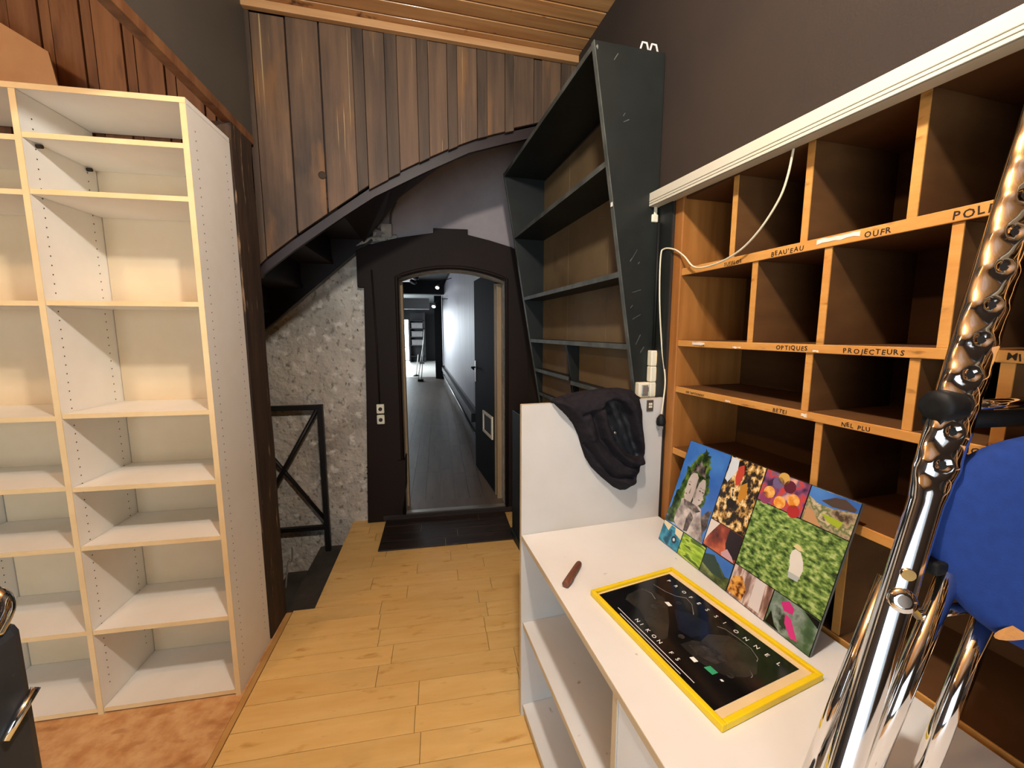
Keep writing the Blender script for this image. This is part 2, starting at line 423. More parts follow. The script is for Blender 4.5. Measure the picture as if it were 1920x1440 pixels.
# curved soffit of the winding upper flight
NE = [(-0.86, 2.29, 1.79), (-0.47, 2.31, 2.10), (-0.20, 2.32, 2.31), (-0.04, 2.335, 2.40), (0.19, 2.35, 2.50), (0.57, 2.38, 2.62), (0.85, 2.40, 2.72)]
FE = [(-1.22, 3.25, 1.545), (-0.52, 3.25, 2.15), (-0.40, 3.25, 2.29), (-0.27, 3.25, 2.47), (0.02, 3.25, 2.71), (0.45, 3.25, 2.92), (0.9, 3.25, 2.97)]
sf = G()
for i in range(1, len(NE) - 1):
    a, b, c, d = [Vector(p) for p in (NE[i], NE[i + 1], FE[i + 1], FE[i])]
    up = Vector((0, 0, 0.02)); sf.hexa([a, b, c, d], [p + up for p in (a, b, c, d)])
part('soffit', sf, M_stair, st)
part('wall_string', G().hexa([(-1.45, 3.24, 1.33), (-0.46, 3.24, 2.176), (-0.42, 3.24, 2.60), (-1.45, 3.24, 1.76)],
                            [(-1.45, 3.262, 1.33), (-0.46, 3.262, 2.176), (-0.42, 3.262, 2.60), (-1.45, 3.262, 1.76)]), M_stair, st)
solo('conduit', G().tube([(-1.45, 3.235, 1.318), (-0.46, 3.235, 2.17)], 0.009, 8), M_pipe, LF, (-1.0, 3.235, 1.7),
     'thin grey conduit running diagonally under the staircase', 'pipe')

# ---- back wall with the arched door opening
AX0, AX1, ZS, ZA = -0.285, 0.525, 1.895, 1.975
def arch(x0, x1, zs, za, n=14):
    out = []
    for i in range(n + 1):
        t = i / n; out.append((x0 + (x1 - x0) * t, zs + (za - zs) * (1 - (2 * t - 1) ** 2)))
    return out
wb = [(-2.2, -1.3), (-0.70, -1.3), (-0.70, 0.0), (AX0, 0.0)] + arch(AX0, AX1, ZS, ZA) + [(AX1, 0.0), (1.6, 0.0), (1.6, 3.05), (-2.2, 3.05)]
wbk = struct('wall_back', G().prism(wb, 1, 3.27, 3.46), M_plast, LF, label='rough flaking plaster wall around the arched doorway')
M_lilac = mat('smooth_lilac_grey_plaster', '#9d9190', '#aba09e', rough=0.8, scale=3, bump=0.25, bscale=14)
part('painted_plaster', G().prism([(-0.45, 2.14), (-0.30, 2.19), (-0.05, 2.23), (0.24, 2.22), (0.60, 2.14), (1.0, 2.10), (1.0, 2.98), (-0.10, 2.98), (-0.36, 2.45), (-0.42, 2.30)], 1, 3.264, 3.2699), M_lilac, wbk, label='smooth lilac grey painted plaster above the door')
so = [(-0.580, 0.0), (AX0, 0.0)] + arch(AX0, AX1, ZS, ZA) + [(AX1, 0.0), (0.72, 0.0), (0.72, 2.085), (0.571, 2.150), (0.40, 2.195), (0.239, 2.228), (0.239, 2.268),
      (-0.019, 2.266), (-0.019, 2.232), (-0.26, 2.19), (-0.488, 2.13), (-0.575, 2.085), (-0.575, 1.824), (-0.530, 1.824), (-0.548, 1.0)]
struct('trim_2', G().prism(so, 1, 3.215, 3.272), M_surr, LF, label='dark brown arched door surround with a keystone', bevel=0.004)
arc = arch(AX0 - 0.012, AX1 + 0.012, ZS + 0.012, ZA + 0.012, 20)
struct('trim_3', G().tube([(AX0 - 0.012, 3.213, 0.05)] + [(x_, 3.213, z_) for x_, z_ in arc] + [(AX1 + 0.012, 3.213, 0.05)], 0.012, 8), M_surr, LF,
       label='rounded dark moulding edging the door arch')
# flared feet of the inner jambs
struct('trim_4', G().prism([(AX0 - 0.03, 0.05), (AX0 - 0.05, 0.05), (AX0 - 0.05, 0.5), (AX0 + 0.01, 0.5), (AX0 + 0.004, 0.25)], 1, 3.20, 3.46), M_surr, LF,
       label='dark flared foot of the left door jamb')
struct('trim_5', B(AX0 - 0.002, AX0 + 0.018, 3.38, 3.462, 0.045, 1.89), M_beige, LF, label='bare pale wood strip on the left door jamb')
struct('trim_6', B(AX1 - 0.042, AX1 - 0.004, 3.40, 3.462, 0.045, 1.89), M_beige, LF, label='bare pale wood strip on the right door jamb')

# ---- dark landing before the door, riser and metal threshold
ls = thing('landing_step', 'dark scuffed boards laid before the arched doorway', 'step', LF, (0.06, 3.0, 0.0))
for i, (y0, y1_) in enumerate(((2.752, 2.868), (2.870, 2.985), (2.987, 3.102), (3.104, 3.214))):
    xl = -0.440 + 0.0 * i
    xm = 0.02 + 0.09 * i * (1 if i % 2 else -1)
    part('landing_board', B(xl, xm - 0.001, y0, y1_, 0.001, 0.010), M_step, ls, bevel=0.0015)
    part('landing_board', B(xm + 0.001, 0.515, y0, y1_, 0.001, 0.010), M_step, ls, bevel=0.0015)
part('riser', B(-0.46, 0.58, 3.2145, 3.225, 0.001, 0.046), M_step, ls, bevel=0.002)
struct('trim_7', B(-0.335, 0.555, 3.236, 3.285, 0.042, 0.049), M_metal, LF, label='thin metal threshold strip in the doorway')
struct('trim_8', B(-0.335, 0.555, 3.2255, 3.46, 0.0, 0.0418), M_step, LF, label='dark door sill under the threshold')

# ---- stairwell going down
sw = struct('wall_stairwell', B(-2.2, -0.702, 2.17, 2.214, -1.6, -0.205).box(-0.702, -0.66, 2.215, 3.27, -1.6, -0.205), M_darkpl, LF, label='dark concrete sides of the stairwell')
cs = thing('cellar_steps', 'dark concrete steps going down below the railing', 'steps', LF, (-1.0, 2.7, -0.9))
for i in range(6):
    part('step', B(max(-2.19, -0.704 - 0.25 * (i + 1)), -0.704 - 0.25 * i, 2.216, 3.268, -1.5, -0.19 - 0.19 * i), M_darkpl, cs, bevel=0.006)

# ---- left: alcove boards behind the bookcase, bulkhead, post
wa = struct('wall_alcove', B(-2.2, -0.86, 2.035, 2.06, 0.0, 3.0), M_batten, LF, label='red brown vertical boards behind the bookcase')
for i in range(-4, 5):
    xs_ = -1.21 + 0.137 * i - 0.09
    if xs_ > -0.9: continue
    part('alcove_board', B(xs_, min(xs_ + 0.094, -0.862), 2.018, 2.034, 2.0, 2.995), M_orange, wa, bevel=0.002)
    if xs_ + 0.134 < -0.862:
        part('alcove_batten', B(xs_ + 0.0965, xs_ + 0.130, 2.026, 2.034, 2.0, 2.995), M_orange, wa, bevel=0.001)
struct('wall_left', B(-0.862, -0.842, 0.70, 2.30, 2.405, 2.998), M_gwall, LF, label='dark grey bulkhead panel above the bookcase')
struct('trim_9', B(-0.872, -0.834, 0.70, 2.235, 2.372, 2.410), M_orange, LF, label='orange brown wooden strip under the grey bulkhead', bevel=0.003)
struct('trim_10', B(-0.862, -0.838, 2.300, 2.322, 2.0, 2.998), M_post, LF, label='dark corner strip beside the boarded wall')
pg = G()
prof = []
for i in range(25):
    z_ = 2.372 * i / 24
    w1 = 0.008 * noise.noise(Vector((z_ * 7, 0.3, 0))); w2 = 0.006 * noise.noise(Vector((z_ * 9, 4.3, 0)))
    prof.append([(-0.95, 2.016, z_), (-0.838 + w2 * .5, 2.016 + w1, z_), (-0.836 + w1 * .5, 2.205 + w2, z_), (-0.95, 2.205, z_)])
for a, b in zip(prof, prof[1:]): pg.hexa(a, b)
struct('trim_11', pg, M_post, LF, label='worn dark wooden corner post beside the bookcase')

# ---- outer shell of the room, behind and beside the camera
struct('wall_outer_left', B(-2.24, -2.2, -2.44, 3.46, -1.6, 3.05), M_wallp, LF, label='plain far left wall of the room')
wr = G().box(-2.24, -1.95, -2.46, -2.42, -0.2, 3.05).box(0.45, 1.9, -2.46, -2.42, -0.2, 3.05).box(-1.95, 0.45, -2.46, -2.42, -0.2, 0.25).box(-1.95, 0.45, -2.46, -2.42, 2.3, 3.05)
struct('wall_front', wr, M_wallp, LF, label='shop front wall with a display window')
wn = thing('window_1', 'wide shop window at the front of the room', None, LF, (-0.75, -2.44, 0.25), kind='structure')
for a, b in ((-1.95, -1.90), (-0.775, -0.725), (0.40, 0.45)): part('window_frame', B(a, b, -2.46, -2.42, 0.25, 2.3), M_whitep, wn, bevel=0.003)
part('window_frame', B(-1.95, 0.45, -2.46, -2.42, 0.25, 0.30), M_whitep, wn, bevel=0.003)
part('window_frame', B(-1.95, 0.45, -2.46, -2.42, 2.25, 2.30), M_whitep, wn, bevel=0.003)

# ---- right wall: brown cloth above, recess for the pigeonholes below
wrr = G().box(1.012, 1.10, 1.372, 3.35, 0.0, 3.02).box(1.012, 1.10, -2.6, 1.372, 2.0, 3.02).box(1.36, 1.40, -2.6, 1.40, 0.0, 2.02)
struct('wall_right', wrr, M_brown, RF, label='brown cloth covered wall above the white rail')
struct('trim_12', B(1.006, 1.0118, 1.372, 1.452, 0.0, 2.0), M_black, RF, label='narrow black strip between black shelf and pigeonholes')

# ================================================================== CORRIDOR AND FAR ROOM
cf = struct('floor.001', B(-3.6, 1.2, 3.46, 21.5, -0.05, 0.035), M_cfloor, LF, label='grey laminate corridor floor beyond the doorway')
part('far_floor_sheet', B(-3.5, 1.1, 13.4, 21.4, 0.035, 0.043), M_tile, cf)
for i in range(11):
    x0 = -0.78 + i * 0.128; y0 = 3.287 - rng.uniform(0, 0.5)
    while y0 < 8.5:
        y1_ = min(y0 + rng.uniform(0.9, 1.3), 8.6)
        ya = max(y0, 3.463)
        if ya < y1_ - 0.05: part('corridor_plank', B(x0 + 0.001, x0 + 0.127, ya + 0.001, y1_ - 0.001, 0.0352, 0.043), M_cfloor, cf)
        y0 = y1_
part('corridor_plank', B(-0.335, 0.555, 3.2865, 3.4620, 0.0425, 0.0445), M_cfloor, cf)
struct('ceiling.001', B(-3.6, 1.6, 3.46, 21.5, 2.92, 2.97), M_cceil, LF, label='grey corridor ceiling')
cwr = struct('wall_corridor_right', B(0.0, 0.05, 0.0, 10.3, 0.03, 2.95), M_cdark, CF, label='pale glossy panelled wall on the corridor right')
for i in range(9):
    part('wall_panel', B(-0.012, 0.0, 0.98 + i * 1.0 + 0.002, 1.98 + i * 1.0 - 0.002, 0.50, 2.80), M_cwall, cwr, bevel=0.002)
part('skirting', B(-0.02, 0.0, 0.98, 9.9, 0.03, 0.14), M_cdark, cwr)
part('skirting_cable', G().tube([(-0.03, 1.9, 0.16), (-0.03, 9.8, 0.16)], 0.012, 6), M_metal, cwr)
part('ledge', B(-0.07, 0.0, 1.9, 9.9, 0.30, 0.42), M_cdark, cwr, bevel=0.005)
struct('wall_corridor_left', B(-1.60, -1.55, 3.46, 8.0, 0.03, 2.95).box(-1.60, -1.55, 10.4, 13.0, 0.03, 2.95).box(-1.60, -1.55, 8.0, 10.4, 2.6, 2.95), M_cdark, LF, label='dark left side of the corridor')
struct('wall_far', B(-3.6, -2.3, 21.0, 21.1, 0.0, 2.95).box(-1.40, 1.5, 21.0, 21.1, 0.0, 2.95).box(-2.3, -1.40, 21.0, 21.1, 2.1, 2.95), M_cdark, LF, label='dark far end wall of the far room')
w2 = thing('window_2', 'bright glazed street door at the far end', None, LF, (-1.55, 20.9, 0.04), kind='structure')
part('pane', B(-2.3, -1.42, 20.98, 20.99, 0.12, 2.08), M_sky_e, w2)
part('door_frame', B(-1.44, -1.36, 20.92, 20.99, 0.04, 2.1), M_cdark, w2)
part('push_bar', G().tube([(-1.70, 20.9, 0.55), (-1.60, 20.88, 0.75), (-1.46, 20.9, 0.6)], 0.02, 6), mat('pale_blue_paint', '#4f8fb0', rough=0.5), w2)
struct('wall_far_side', B(0.12, 1.5, 13.6, 13.75, 0.03, 2.95).box(-0.10, 0.13, 13.0, 13.2, 0.04, 2.6), M_cdark, LF, label='black wall end where the corridor opens out')
struct('trim_13', B(-3.5, 0.3, 11.9, 12.2, 2.55, 2.92), M_cdark, LF, label='black beam across the corridor ceiling')
solo('ceiling_box', B(-1.6, -0.25, 13.0, 13.25, 2.19, 2.52), M_whitep, LF, (-1.0, 13.1, 2.19), 'white box hung under the ceiling beyond the doorway', 'box', bevel=0.01)
lb = thing('light_box', 'bright louvred ceiling light seen through the doorway', 'light', LF, (-0.75, 9.2, 2.60))
part('housing', B(-1.25, -0.47, 8.8, 9.6, 2.60, 2.74), M_whitep, lb)
part('rod', B(-0.75, -0.72, 9.1, 9.13, 2.74, 2.92), M_metal, lb)
for i in range(6): part('diffuser', B(-1.24, -0.48, 8.785, 8.799, 2.602 + i * .022, 2.618 + i * .022), emit('lamp_diffuser_%d' % i, (0.95, 1.0, 0.98), 2.2) if i == 0 else bpy.data.materials['lamp_diffuser_0'], lb)
# far display shelf with boxes
ds = thing('display_shelf', 'dark display shelf standing in the far bright room', 'shelf', LF, (-1.0, 20.3, 0.04))
part('side_panel', B(-1.34, -1.30, 20.1, 20.5, 0.04, 2.0), M_cdark, ds); part('side_panel', B(-0.70, -0.60, 20.1, 20.5, 0.04, 2.4), M_cdark, ds)
part('back_panel', B(-1.32, -0.62, 20.5, 20.52, 0.04, 2.4), M_cdark, ds)
for z_ in (0.35, 0.86, 1.26, 1.66, 2.05): part('shelf', B(-1.32, -0.62, 20.1, 20.5, z_ - 0.03, z_), M_cdark, ds)
for z_, nm in ((0.86, 'bottom'), (1.26, 'middle'), (1.66, 'top')):
    bx = thing('storage_box', 'grey box on the %s level of the far dark shelf' % nm, 'box', LF, (-0.98, 20.3, z_), group='boxes on the far shelf')
    part('box_body', B(-1.24, -0.72, 20.12, 20.45, z_, z_ + 0.22), M_boxg, bx, bevel=0.01); part('lid', B(-1.25, -0.71, 20.11, 20.46, z_ + 0.22, z_ + 0.26), M_boxg, bx, bevel=0.008)
# spotlights and stands
sp = thing('track_spotlight', 'black ribbed spotlight cluster under the corridor ceiling', 'spotlight', LF, (-0.36, 8.2, 2.50))
part('mount', B(-0.34, -0.28, 8.2, 8.26, 2.74, 2.92), M_blackp, sp)
for i in range(4): part('fin', G().lathe([(0.05, 0), (0.065, 0.012), (0.065, 0.05), (0.05, 0.06)], (-0.46 + i * 0.045, 8.2, 2.42 + i * 0.085), (0.35, 0.2, 0.8), 14), M_blackp, sp)
for (p, lab) in (((0.01, 9.0, 2.44), 'small lit spotlight by the corridor wall under the ceiling'), ((-0.075, 9.1, 2.05), 'small lit spotlight lower on the black corridor end')):
    s2 = thing('wall_spotlight', lab, 'spotlight', LF, p, group='small corridor spotlights')
    P = Vector(p)
    part('shade', G().lathe([(0.02, 0.06), (0.045, 0.0), (0.05, -0.02)], P, (0.2, 0.6, 0.7), 14), M_metal, s2)
    part('bulb', G().lathe([(0.04, -0.015), (0.036, -0.025), (0.02, -0.03)], P, (0.2, 0.6, 0.7), 12), M_lampg, s2)
    part('arm', G().tube([P + Vector((0.01, 0.03, 0.05)), P + Vector((0.16, 0.05, 0.16)), P + Vector((0.30, 0.06, 0.20 if p[0] > 0 else 0.16))], 0.008, 6), M_blackp, s2)
# silver stands
sd = thing('light_stand', 'thin silver light stand leaning by the black wall end', 'stand', LF, (-0.25, 12.4, 0.044))
part('pole', G().tube([(-0.52, 12.4, 0.06), (-0.40, 12.5, 1.55)], 0.012, 6), M_metal, sd)
part('pole', G().tube([(-0.62, 12.4, 0.06), (-0.42, 12.5, 1.3)], 0.010, 6), M_metal, sd)
part('clamp', B(-0.56, -0.42, 12.36, 12.44, 0.55, 0.62), M_whitep, sd); part('foot', B(-0.62, -0.46, 12.3, 12.5, 0.044, 0.10), M_blackp, sd)
ms = thing('round_foot_stand', 'low stand with a round black foot on bright floor', 'stand', LF, (-0.74, 13.8, 0.044))
part('foot', G().lathe([(0.10, 0), (0.10, 0.02), (0.03, 0.05)], (-0.74, 13.8, 0.044), (0, 0, 1), 16), M_blackp, ms)
part('rod', G().tube([(-0.74, 13.8, 0.08), (-0.66, 13.9, 0.75)], 0.012, 6), M_metal, ms)
# open door leaf against the corridor right side
DF = Frame(7.2, 0.488, 3.468)
dr = thing('door_1', 'dark door leaf standing open into the corridor', None, DF, (0, 0, 0.05), kind='structure')
part('leaf', B(-0.005, 0.035, 0.02, 0.86, 0.05, 2.02), M_cdoor, dr, bevel=0.004)
part('edge_strip', B(-0.012, 0.04, 0.0, 0.03, 0.05, 1.90), M_beige, dr)
hp = part('handle_plate', B(-0.012, -0.005, 0.79, 0.835, 0.98, 1.20), M_metal, dr, bevel=0.002)
part('handle', G().tube([(-0.012, 0.81, 1.13), (-0.05, 0.81, 1.13), (-0.055, 0.77, 1.13), (-0.05, 0.70, 1.12)], 0.009, 8), M_blackp, dr)
vf = part('flap_frame', B(-0.02, -0.005, 0.10, 0.46, 0.715, 0.74).box(-0.02, -0.005, 0.10, 0.46, 0.53, 0.555).box(-0.02, -0.005, 0.10, 0.13, 0.555, 0.715).box(-0.02, -0.005, 0.43, 0.46, 0.555, 0.715), M_sock, dr, bevel=0.002, label='small cream rectangular flap frame')
part('flap', B(-0.010, -0.006, 0.13, 0.43, 0.555, 0.715), M_cdark, vf)

# ================================================================== LEFT BOOKCASE
bk = thing('bookcase', 'tall cream adjustable bookcase with two empty columns', 'bookcase', LF, (-1.35, 1.85, 0.0))
YF, YB = 1.699, 2.004
def edged(name, g, gedge, pm, parent):
    o = part(name, g, pm, parent, bevel=0.0008); part('edge_band', gedge, M_wedge, o); return o
for a, b in ((-0.861, -0.842), (-1.354, -1.335), (-1.840, -1.821)):
    edged('side_panel', B(a, b, YF + 0.001, YB, 0.0, 2.284), B(a, b, YF - 0.001, YF + 0.001, 0.0, 2.284), M_white, bk)
edged('top_board', B(-1.840, -0.842, YF + 0.001, YB, 2.285, 2.303), B(-1.840, -0.842, YF - 0.001, YF + 0.001, 2.285, 2.303), M_white, bk)
zR = [2.154, 1.976, 1.608, 1.206, 0.931, 0.701, 0.356, 0.024]
zL = [2.144, 1.972, 1.606, 1.199, 0.937, 0.700, 0.357, 0.024]
for (a, b), zz in (((-1.334, -0.862), zR), ((-1.820, -1.355), zL)):
    for z_ in zz:
        th = 0.017
        edged('shelf', B(a, b, YF + 0.004, YB - 0.006, z_ - th, z_), B(a, b, YF + 0.002, YF + 0.004, z_ - th, z_), M_white, bk)
part('back_panel', B(-1.818, -1.356, YB - 0.005, YB + 0.001, 0.0, 2.245), M_back, bk)
part('back_panel', B(-1.333, -0.863, YB - 0.005, YB + 0.001, 0.0, 2.245), M_back, bk)
ph = G()
def dots(xf, sgn, ys):
    for yv in ys:
        z_ = 0.10
        while z_ < 2.22:
            ph.add([(xf + sgn * 0.0006, yv + 0.0028 * math.cos(t), z_ + 0.0028 * math.sin(t)) for t in [i * math.pi / 3 for i in range(6)]], [tuple(range(6))])
            z_ += 0.032
dots(-0.842, 1, (YF + 0.045, YB - 0.045)); dots(-1.335, 1, (YF + 0.045, YB - 0.05)); dots(-1.821, 1, (YF + 0.045, YB - 0.05))
part('pin_holes', ph, M_hole, bk, kind='stuff')
for (yv, z_) in ((YF + 0.05, 2.128), (YB - 0.05, 2.128)): part('shelf_peg', G().tube([(-1.334, yv, z_), (-1.318, yv, z_)], 0.007, 8), M_hole, bk)
sh = [(-2.00, 2.304), (-1.318, 2.304), (-1.345, 2.49), (-1.53, 2.60), (-2.00, 2.88)]
o = solo('fibre_sheet', G().prism(sh, 1, 1.86, 1.866), M_sheet, LF, (-1.6, 1.863, 2.304), 'orange beige fibreboard offcut standing on top of the bookcase', 'board')

# ================================================================== IRON RAILING
rl = thing('railing', 'black iron railing panel with crossed bars by plaster wall', 'railing', LF, (-1.0, 3.2, 0.0))
def bar(p, q, w=0.016): return G().tube([p, q], w, 4, side=(0, 1, 0.001))
part('top_rail', B(-1.9, -0.862, 3.18, 3.212, 0.925, 0.962), M_iron, rl, bevel=0.002)
part('bottom_rail', B(-1.9, -0.862, 3.18, 3.212, -0.012, 0.020), M_iron, rl, bevel=0.002)
part('post', B(-0.895, -0.858, 3.178, 3.214, -0.20, 0.962), M_iron, rl, bevel=0.002)
part('cross_bar', bar((-0.895, 3.19, 0.93), (-1.40, 3.19, 0.05)), M_iron, rl)
part('cross_bar', bar((-0.89, 3.204, 0.06), (-1.42, 3.204, 0.86)), M_iron, rl)

# ================================================================== SWITCHES ON THE SURROUND, JUNCTION BOX
for (z_, lab) in ((0.915, 'upper cream switch with round knob on dark door surround'), (0.832, 'lower cream socket with slot on dark door surround')):
    t = thing('wall_switch', lab, 'switch', LF, (-0.446, 3.21, z_ - 0.036), group='switches beside the arched door')
    part('plate', B(-0.475, -0.418, 3.190, 3.2145, z_ - 0.036, z_ + 0.036), M_sock, t, bevel=0.006)
    part('knob', G().lathe([(0.014, 0), (0.014, 0.008), (0.010, 0.011)], (-0.446, 3.190, z_), (0, -1, 0), 14), M_sockd, t)
solo('switch_cable', G().tube([(-0.452, 3.208, 0.952), (-0.455, 3.208, 1.4), (-0.470, 3.208, 1.95)], 0.006, 6), M_surr, LF, (-0.45, 3.208, 0.952), 'brown painted cable rising from the door switches', 'cable')
t = thing('hinge_plate', 'small pale plate on plaster edge beside door surround', 'plate', LF, (-0.56, 3.25, 0.36))
part('plate', B(-0.592, -0.552, 3.245, 3.2695, 0.365, 0.475), M_plast, t, bevel=0.003)
for z_ in (0.395, 0.445): part('screw', G().lathe([(0.006, 0), (0.006, 0.003)], (-0.572, 3.245, z_), (0, -1, 0), 10), M_hole, t)
t = thing('junction_box', 'plaster coated junction box above the door surround', 'box', LF, (-0.35, 3.25, 2.17))
part('box_body', B(-0.395, -0.318, 3.222, 3.2695, 2.19, 2.285), M_plast, t, bevel=0.006)
part('cable', G().tube(smooth_path([(-0.33, 3.235, 2.285), (-0.32, 3.235, 2.36), (-0.28, 3.235, 2.44)]), 0.006, 6), M_pipe, t)
part('cable', G().tube(smooth_path([(-0.395, 3.235, 2.24), (-0.45, 3.235, 2.27), (-0.40, 3.235, 2.36), (-0.33, 3.235, 2.46)]), 0.006, 6), M_pipe, t)
part('plaster_lump', G().tube(smooth_path([(-0.58, 3.262, 2.12), (-0.48, 3.255, 2.17), (-0.38, 3.255, 2.185), (-0.28, 3.265, 2.20)]), [0.01] + [0.022] * 23 + [0.008], 8), M_plast, t)
solo('cable_hook', G().tube(smooth_path([(-0.833, 2.21, 0.14), (-0.82, 2.23, 0.27), (-0.80, 2.23, 0.28), (-0.79, 2.22, 0.36)]), 0.004, 6), M_pipe, LF, (-0.83, 2.21, 0.14), 'thin bent wire hooked to the dark corner post', 'wire')

# ================================================================== BLACK SHELF (right, behind the desk)
bs = thing('black_shelf', 'tall black slanted shelf unit against the brown wall', 'shelf', RF, (0.9, 2.1, 0.0))
def uf(z_): return 0.713 + (2.53 - z_) * 0.172
side = [(uf(0.95), 0.95), (1.005, 0.95), (1.005, 2.535), (uf(2.53), 2.53)]
VN, VF = 1.455, 2.75
for v0, v1, pl in ((VN, VN + 0.022, side), (VF - 0.022, VF, side)):
    p_ = part('side_panel', G().prism(pl, 1, v0, v1), M_black, bs, bevel=0.001)
    part('edge', G().hexa([(uf(.95) - 0.0015, v0, .95), (uf(.95) - 0.0015, v1, .95), (uf(2.53) - 0.0015, v1, 2.53), (uf(2.53) - 0.0015, v0, 2.53)],
                          [(uf(.95) + 0.001, v0, .95), (uf(.95) + 0.001, v1, .95), (uf(2.53) + 0.001, v1, 2.53), (uf(2.53) + 0.001, v0, 2.53)]), M_bedge, p_)
def bshelf(z_, v0, v1, th=0.022, du=0.0):
    u0 = uf(z_) + 0.003 + du
    p_ = part('shelf', B(u0, 0.992, v0, v1, z_ - th, z_), M_black, bs, bevel=0.001)
    part('edge', B(u0 - 0.0012, u0 + 0.001, v0, v1, z_ - th, z_), M_bedge, p_)
bshelf(2.53, VN + 0.0225, VF - 0.0225)
bshelf(2.14, VN + 0.0225, VF - 0.0225)
bshelf(1.735, VN + 0.0225, VF - 0.0225)
bshelf(1.450, VN + 0.0225, VF - 0.0225)
dv = [(uf(1.427) + 0.01, 1.427), (0.99, 1.427), (0.99, 0.952), (uf(0.95) + 0.01, 0.952)]
part('divider', G().prism(dv, 1, 2.120, 2.142), M_black, bs, bevel=0.001)
bshelf(1.245, 2.143, VF - 0.0225); bshelf(1.075, 2.143, VF - 0.0225)
bshelf(1.225, VN + 0.0225, 2.119)
part('base_cabinet', B(0.775, 1.005, VN, VF, 0.06, 0.949), M_black, bs, bevel=0.003)
part('plinth', B(0.765, 1.005, VN, VF + 0.02, 0.0, 0.058), M_black, bs, bevel=0.003)
for a, b in ((VN + 0.023, 1.825), (1.829, 2.30), (2.304, VF - 0.023)):
    part('back_board', B(0.993, 1.0, a, b, 0.952, 2.50), M_hard, bs)
part('sticker', B(uf(1.98) - 0.004, uf(1.98) - 0.0017, VN + 0.002, VN + 0.014, 1.972, 1.988), M_peel, bs)
sc = G()
for (u_, z_, dx, dz, w_) in ((0.905, 1.80, 0.012, 0.02, .0015), (0.925, 1.77, 0.004, 0.004, .003), (0.92, 1.66, 0.02, 0.006, .0015), (0.925, 1.56, 0.018, 0.01, .0015), (0.89, 1.78, 0.004, 0.006, .003),
                         (0.90, 1.60, 0.005, 0.006, .002), (0.935, 1.47, 0.01, 0.02, .003), (0.955, 1.43, 0.008, 0.012, .004), (0.85, 2.28, 0.012, 0.006, .002), (0.84, 2.30, 0.004, 0.006, .002), (0.80, 2.49, 0.008, 0.012, .002)):
    sc.add([(u_ - dx, VN - 0.0006, z_ - dz), (u_ - dx + w_, VN - 0.0006, z_ - dz - w_), (u_ + dx + w_, VN - 0.0006, z_ + dz - w_), (u_ + dx, VN - 0.0006, z_ + dz)], [(0, 1, 2, 3)])
part('scuffs', sc, M_bedge, bs, kind='stuff')
for i, u_ in enumerate((0.905, 0.945)):
    g = G().tube([(u_, VN + 0.01, 2.536), (u_ + 0.008, VN + 0.01, 2.562), (u_ + 0.026, VN + 0.01, 2.562), (u_ + 0.034, VN + 0.01, 2.538)], 0.004, 6)
    solo('metal_clip', g, M_peel, RF, (u_, VN + 0.01, 2.536), ['left', 'right'][i] + ' pale bent clip on top of the black shelf panel', 'clip', 'clips on the black shelf')

# ================================================================== PIGEONHOLES
pgn = thing('pigeonhole_shelf', 'wooden pigeonhole shelf with handwritten names along right wall', 'shelf', RF, (1.18, 0.5, 0.0))
U0, U1 = 1.027, 1.33
part('stile', B(U0 - 0.008, U1, 1.325, 1.370, 0.0, 1.999), M_stile, pgn, bevel=0.004)
part('back_panel', B(U1, U1 + 0.006, -0.6, 1.37, 0.0, 1.999), M_ply, pgn)
part('top_board', B(U0 + 0.003, U1, -0.6, 1.3245, 1.979, 1.999), M_ply, pgn)
SH = [(1.732, 0.026), (1.468, 0.022), (1.293, 0.022), (1.052, 0.024), (0.752, 0.022), (0.40, 0.022)]
shelves = {}
for z_, th in SH:
    p_ = part('shelf', B(U0 + 0.003, U1, -0.6, 1.3245, z_ - th, z_), M_ply, pgn)
    e_ = part('front_lip', B(U0 - 0.002, U0 + 0.003, -0.6, 1.3245, z_ - th, z_), M_oak, p_, bevel=0.0015)
    shelves[z_] = p_
def div(v_, z0, z1):
    p_ = part('divider', B(U0 + 0.006, U1, v_ - 0.009, v_ + 0.009, z0 + 0.0005, z1 - 0.0005), M_ply, pgn)
    part('front_lip', B(U0 + 0.003, U0 + 0.006, v_ - 0.009, v_ + 0.009, z0 + 0.0005, z1 - 0.0005), M_oak, p_)
for v_ in (1.096, 0.856, 0.622, 0.385, 0.15, -0.08, -0.3): div(v_, 1.732, 1.979)
for v_ in (1.003, 0.788, 0.545, 0.31, 0.08, -0.15, -0.38): div(v_, 1.468, 1.706)
for v_ in (0.812, 0.586, 0.452, 0.22, 0.0, -0.25): div(v_, 1.293, 1.446)
for v_ in (0.770, 0.40, 0.05, -0.3): div(v_, 1.052, 1.271)
for v_ in (0.68, 0.12): div(v_, 0.752, 1.028)
HW = [('SUFFLOS', 1.118, 1.732, 0.026, 0.015), ("BEAU'EAU", 0.945, 1.732, 0.026, 0.0175), ('OUFR', 0.705, 1.732, 0.026, 0.018), ('POLE', 0.552, 1.732, 0.026, 0.022),
      ('PHOTON', 1.24, 1.468, 0.022, 0.011), ('OPTIQUES', 0.905, 1.468, 0.022, 0.0165), ('PROJECTEURS', 0.725, 1.468, 0.022, 0.016), ('MICRO', 0.452, 1.468, 0.022, 0.018),
      ('FERTMADENENT', 1.265, 1.293, 0.022, 0.0105), ('BETEI', 0.900, 1.293, 0.022, 0.015), ('NEL PLU', 0.712, 1.293, 0.022, 0.014), ('MICA', 0.50, 1.293, 0.022, 0.017)]
for body, v_, z_, th, sz in HW:
    g = text_geo(body, sz, (U0 - 0.0023, v_, z_ - th + 0.0045), (0, -1, 0), (0, 0, 1), jitter=0.14, spacing=1.2)
    part('lettering', g, M_ink, shelves[z_], label='handwritten black word on the shelf edge')
